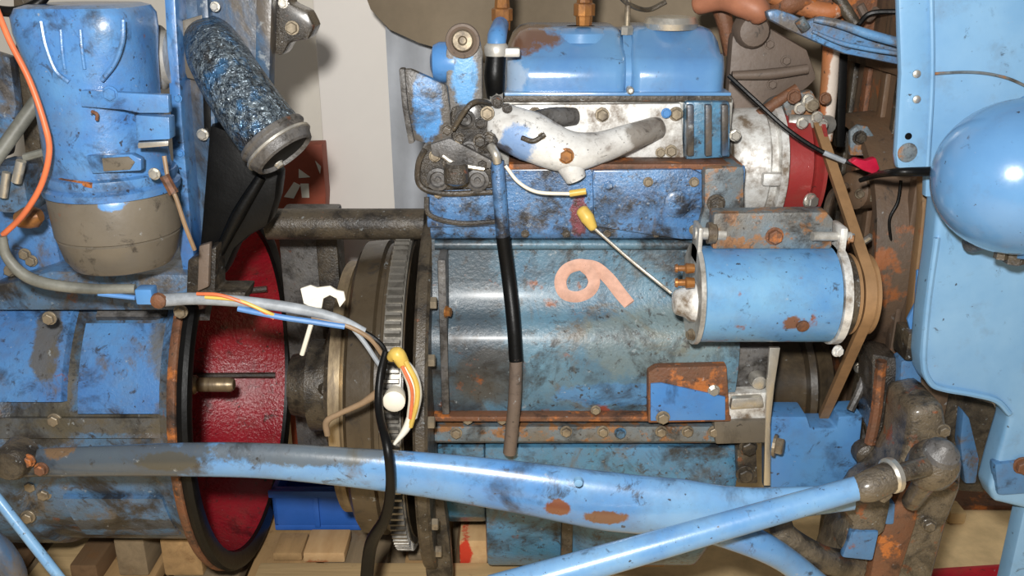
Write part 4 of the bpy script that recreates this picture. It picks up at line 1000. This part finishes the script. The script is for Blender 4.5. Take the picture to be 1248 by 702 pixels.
part('grey_wire', tube([P(430, 400, -.312), P(446, 420, -.312), P(462, 444, -.312), P(470, 452, -.312)], .003, 8), M_loom, t)
part('dark_wire', tube([P(430, 398, -.31), P(456, 412, -.312), P(470, 430, -.314), P(466, 462, -.318)], .003, 8), M_rubber, t)
part('stub_wire', tube([P(380, 392, -.318), P(374, 412, -.318), P(368, 432, -.316)], .003, 8), M_white, t)
tag(part('hanging_cable', tube([P(470, 428, -.325), P(463, 460, -.335), P(462, 500, -.36), P(472, 545, -.41), P(476, 590, -.41), P(470, 630, -.395), P(452, 664, -.37), P(446, 716, -.36)], [.004, .0048, .0052, .0055, .006, .007, .0085, .009], 12), M_rubber), 'black cable hanging in front of the blue radius rod', 'cable')
t = thing('plug_connector', 'white and yellow wiring plug hanging by the ring gear', 'connector', P(490, 500, -.33))
part('plug_body', lathe(P(481, 486, -.33), (0, -1, 0), [(-.012, .012), (0, .014), (.008, .014), (.011, .010)], 22), M_white, t)
part('yellow_boot', tube([P(476, 436, -.325), P(484, 432, -.33), P(492, 444, -.33)], [.006, .010, .008], 12, roundcap=True), M_yellow, t)
part('white_sleeve', tube([P(486, 436, -.328), P(500, 456, -.33), P(506, 480, -.33), P(502, 508, -.33)], [.006, .009, .009, .007], 12), M_white, t)
part('yellow_wire', tube([P(494, 440, -.336), P(507, 466, -.34), P(508, 490, -.338), P(500, 520, -.335)], .0034, 8), M_yellow, t)
part('orange_wire', tube([P(490, 446, -.338), P(502, 476, -.342), P(500, 510, -.338)], .0022, 8), M_orange, t)
part('lead_end', tube([P(502, 506, -.33), P(494, 524, -.335), P(480, 542, -.345)], [.006, .005, .002], 10), M_white, t)
tag(part('brown_lead', tube([P(462, 478, -.325), P(440, 492, -.325), P(414, 504, -.322), P(398, 514, -.32), P(399, 530, -.318)], [.006, .004, .0036, .0045, .004], 10), M_brownwire), 'short brown lead with bare end left of the hanging cable', 'wire')
tag(part('paper_scrap', prism([(366, 352), (378, 348), (386, 351), (402, 349), (410, 354), (419, 356), (421, 366), (414, 375), (410, 364), (402, 360), (394, 364), (392, 376), (378, 374), (370, 370)], -.31, .004, .001), M_paper), 'torn white scrap of paper on the wiring loom', 'paper')
t = thing('sender_wire', 'thin white wire with yellow sleeve below the white manifold', 'wire', P(690, 240, -.18))
part('white_lead', tube([P(616, 202, -.185), P(632, 222, -.19), P(655, 234, -.19), P(690, 236, -.19), P(704, 236, -.19)], .0024, 8), M_white, t)
part('yellow_sleeve', tube([P(694, 236, -.19), P(714, 233, -.19)], .0045, 10), M_yellow, t)
t = thing('yellow_probe', 'yellow capped thin metal dipstick lying slanted on the block side', 'dipstick', P(770, 320, -.19))
part('probe_cap', tube([P(709, 256, -.185), P(716, 266, -.19), P(723, 278, -.192)], [.0085, .0095, .006], 14, roundcap=True), M_yellow, t)
part('probe_stem', tube([P(722, 276, -.192), P(770, 318, -.2), P(818, 357, -.215)], .0022, 8), M_bright, t)
t = thing('clipped_cable', 'thin black cable with crimson clip running to the radiator shell', 'cable', P(1050, 205, -.18))
part('cable_line', tube([P(888, 92, -.10), P(920, 122, -.12), P(960, 158, -.14), P(1000, 184, -.15), P(1040, 200, -.16), P(1060, 208, -.165)], .0032, 8), M_rubber, t)
part('bare_section', tube([P(1004, 186, -.153), P(1030, 197, -.159)], .0036, 8), M_loom, t)
part('crimson_clip', prism([(1036, 198), (1044, 193), (1056, 196), (1068, 192), (1073, 206), (1066, 213), (1052, 208)], -.175, .014, .003), M_pinkclip, t)
tag(part('black_strap', tube([P(1048, 220, -.18), P(1066, 214, -.2), P(1092, 210, -.28), P(1136, 209, -.285)], [.003, .004, .005, .006], 10), M_rubber), 'black strap hooked under the lower end of the shell strip', 'strap')
tag(part('thin_vent_wire', tube([P(1098, 220, -.15), P(1094, 246, -.15), P(1084, 268, -.15), P(1086, 300, -.15), P(1082, 330, -.15)], .0022, 8), M_rubber), 'thin black wire hanging in front of the brown radiator', 'wire')
tag(part('upper_cable', tube([P(752, -8, -.05), P(768, 6, -.05), P(790, 12, -.02), P(812, 2, -.02)], .0035, 8), M_darkiron), 'dark cable end above the middle of the valve cover', 'cable')

# ------------------------------------------------------------------ small fittings
bolt(en, 873, 248, -.178, 9, M_darkiron)
for px, py, r, mt in ((742, 226, 5, M_blocku), (790, 222, 5, M_boltd), (846, 222, 5, M_boltd), (846, 280, 5, M_boltd), (736, 268, 5, M_blocku), (534, 236, 5, M_boltd), (594, 268, 5, M_blocku)):
    bolt(en, px, py, -.169, r, mt)
for px in (640, 690, 740, 800, 850):
    bolt(en, px, 285, -.157, 4, M_darkiron, name='deck_stud')
part('fuel_line', tube([P(552, 158, -.185), P(572, 128, -.19), P(588, 124, -.17), P(600, 130, -.15), P(606, 146, -.15)], .0034, 8), M_darkiron, en)
part('fuel_line', tube([P(598, 178, -.18), P(604, 188, -.19), P(606, 198, -.188)], .006, 10), M_bright, en)
part('oil_feed_pipe', tube([P(520, 240, -.172), P(524, 262, -.175), P(560, 272, -.175), P(604, 270, -.172)], .0036, 8), M_grease, en)
for px, py, r in ((606, 124, 6), (618, 132, 5), (594, 138, 7), (586, 150, 6), (600, 170, 6), (556, 176, 6), (576, 196, 7), (530, 190, 6)):
    bolt(en, px, py, -.178, r, random.choice((M_grease, M_greyiron, M_boltd)))
part('filter_cup', lathe(P(556, 214, -.2), (0, 0, -1), [(-.016, .012), (-.012, .016), (.008, .016), (.012, .010)], 18), M_grease, en)
part('bracket_arm', prism([(524, 176), (548, 168), (600, 196), (598, 206), (560, 200), (526, 190)], -.184, .012, .003), M_greyiron, en)
# greasy fittings round the water pump
for px, py, Y, r, mt in ((968, 118, -.08, 7, M_rust), (990, 128, -.08, 7, M_boltd), (1006, 120, -.05, 6, M_rust), (1000, 166, -.06, 7, M_rust), (978, 150, -.09, 6, M_bright)):
    bolt(en, px, py, Y, r, mt)
part('pump_bracket', prism([(952, 118), (990, 110), (1000, 130), (996, 150), (960, 146)], -.055, .02, .004), M_rustblue, en)
part('tensioner_strap', tube([P(1006, 262, -.16), P(1014, 236, -.14), P(1032, 226, -.12)], .005, 8), M_rad, en)
# crumbs beside the axle
tag(part('wood_chip', box(PZ(1156, 640, .0) + Vector((0, 0, .001)), PZ(1156, 640, .0) + Vector((.035, .05, .03)), .006), M_wood[0]), 'small pale wood chip on the floor right of the axle', 'wood')
tag(part('rusty_floor_plate', box(Vector((PZ(1150, 620, 0).x, PZ(1150, 622, 0).y, .0)), Vector((PZ(1215, 604, 0).x + .1, PZ(1215, 602, 0).y, .012)), .003), M_rust), 'rust coloured flat plate on the floor below the shell', 'plate')
for px, py in ((1048, 448), (1052, 470), (1040, 430)):
    bolt(ra, px, py, -.105, 6, M_bright)
part('drain_rod', tube([P(1062, 430, -.15), P(1050, 470, -.16), P(1036, 500, -.17)], .006, 8), M_greyiron, ra)
part('dirty_strut', tube([P(1074, 440, -.21), P(1068, 500, -.21), P(1060, 540, -.21)], .008, 8), M_rust, ax_)
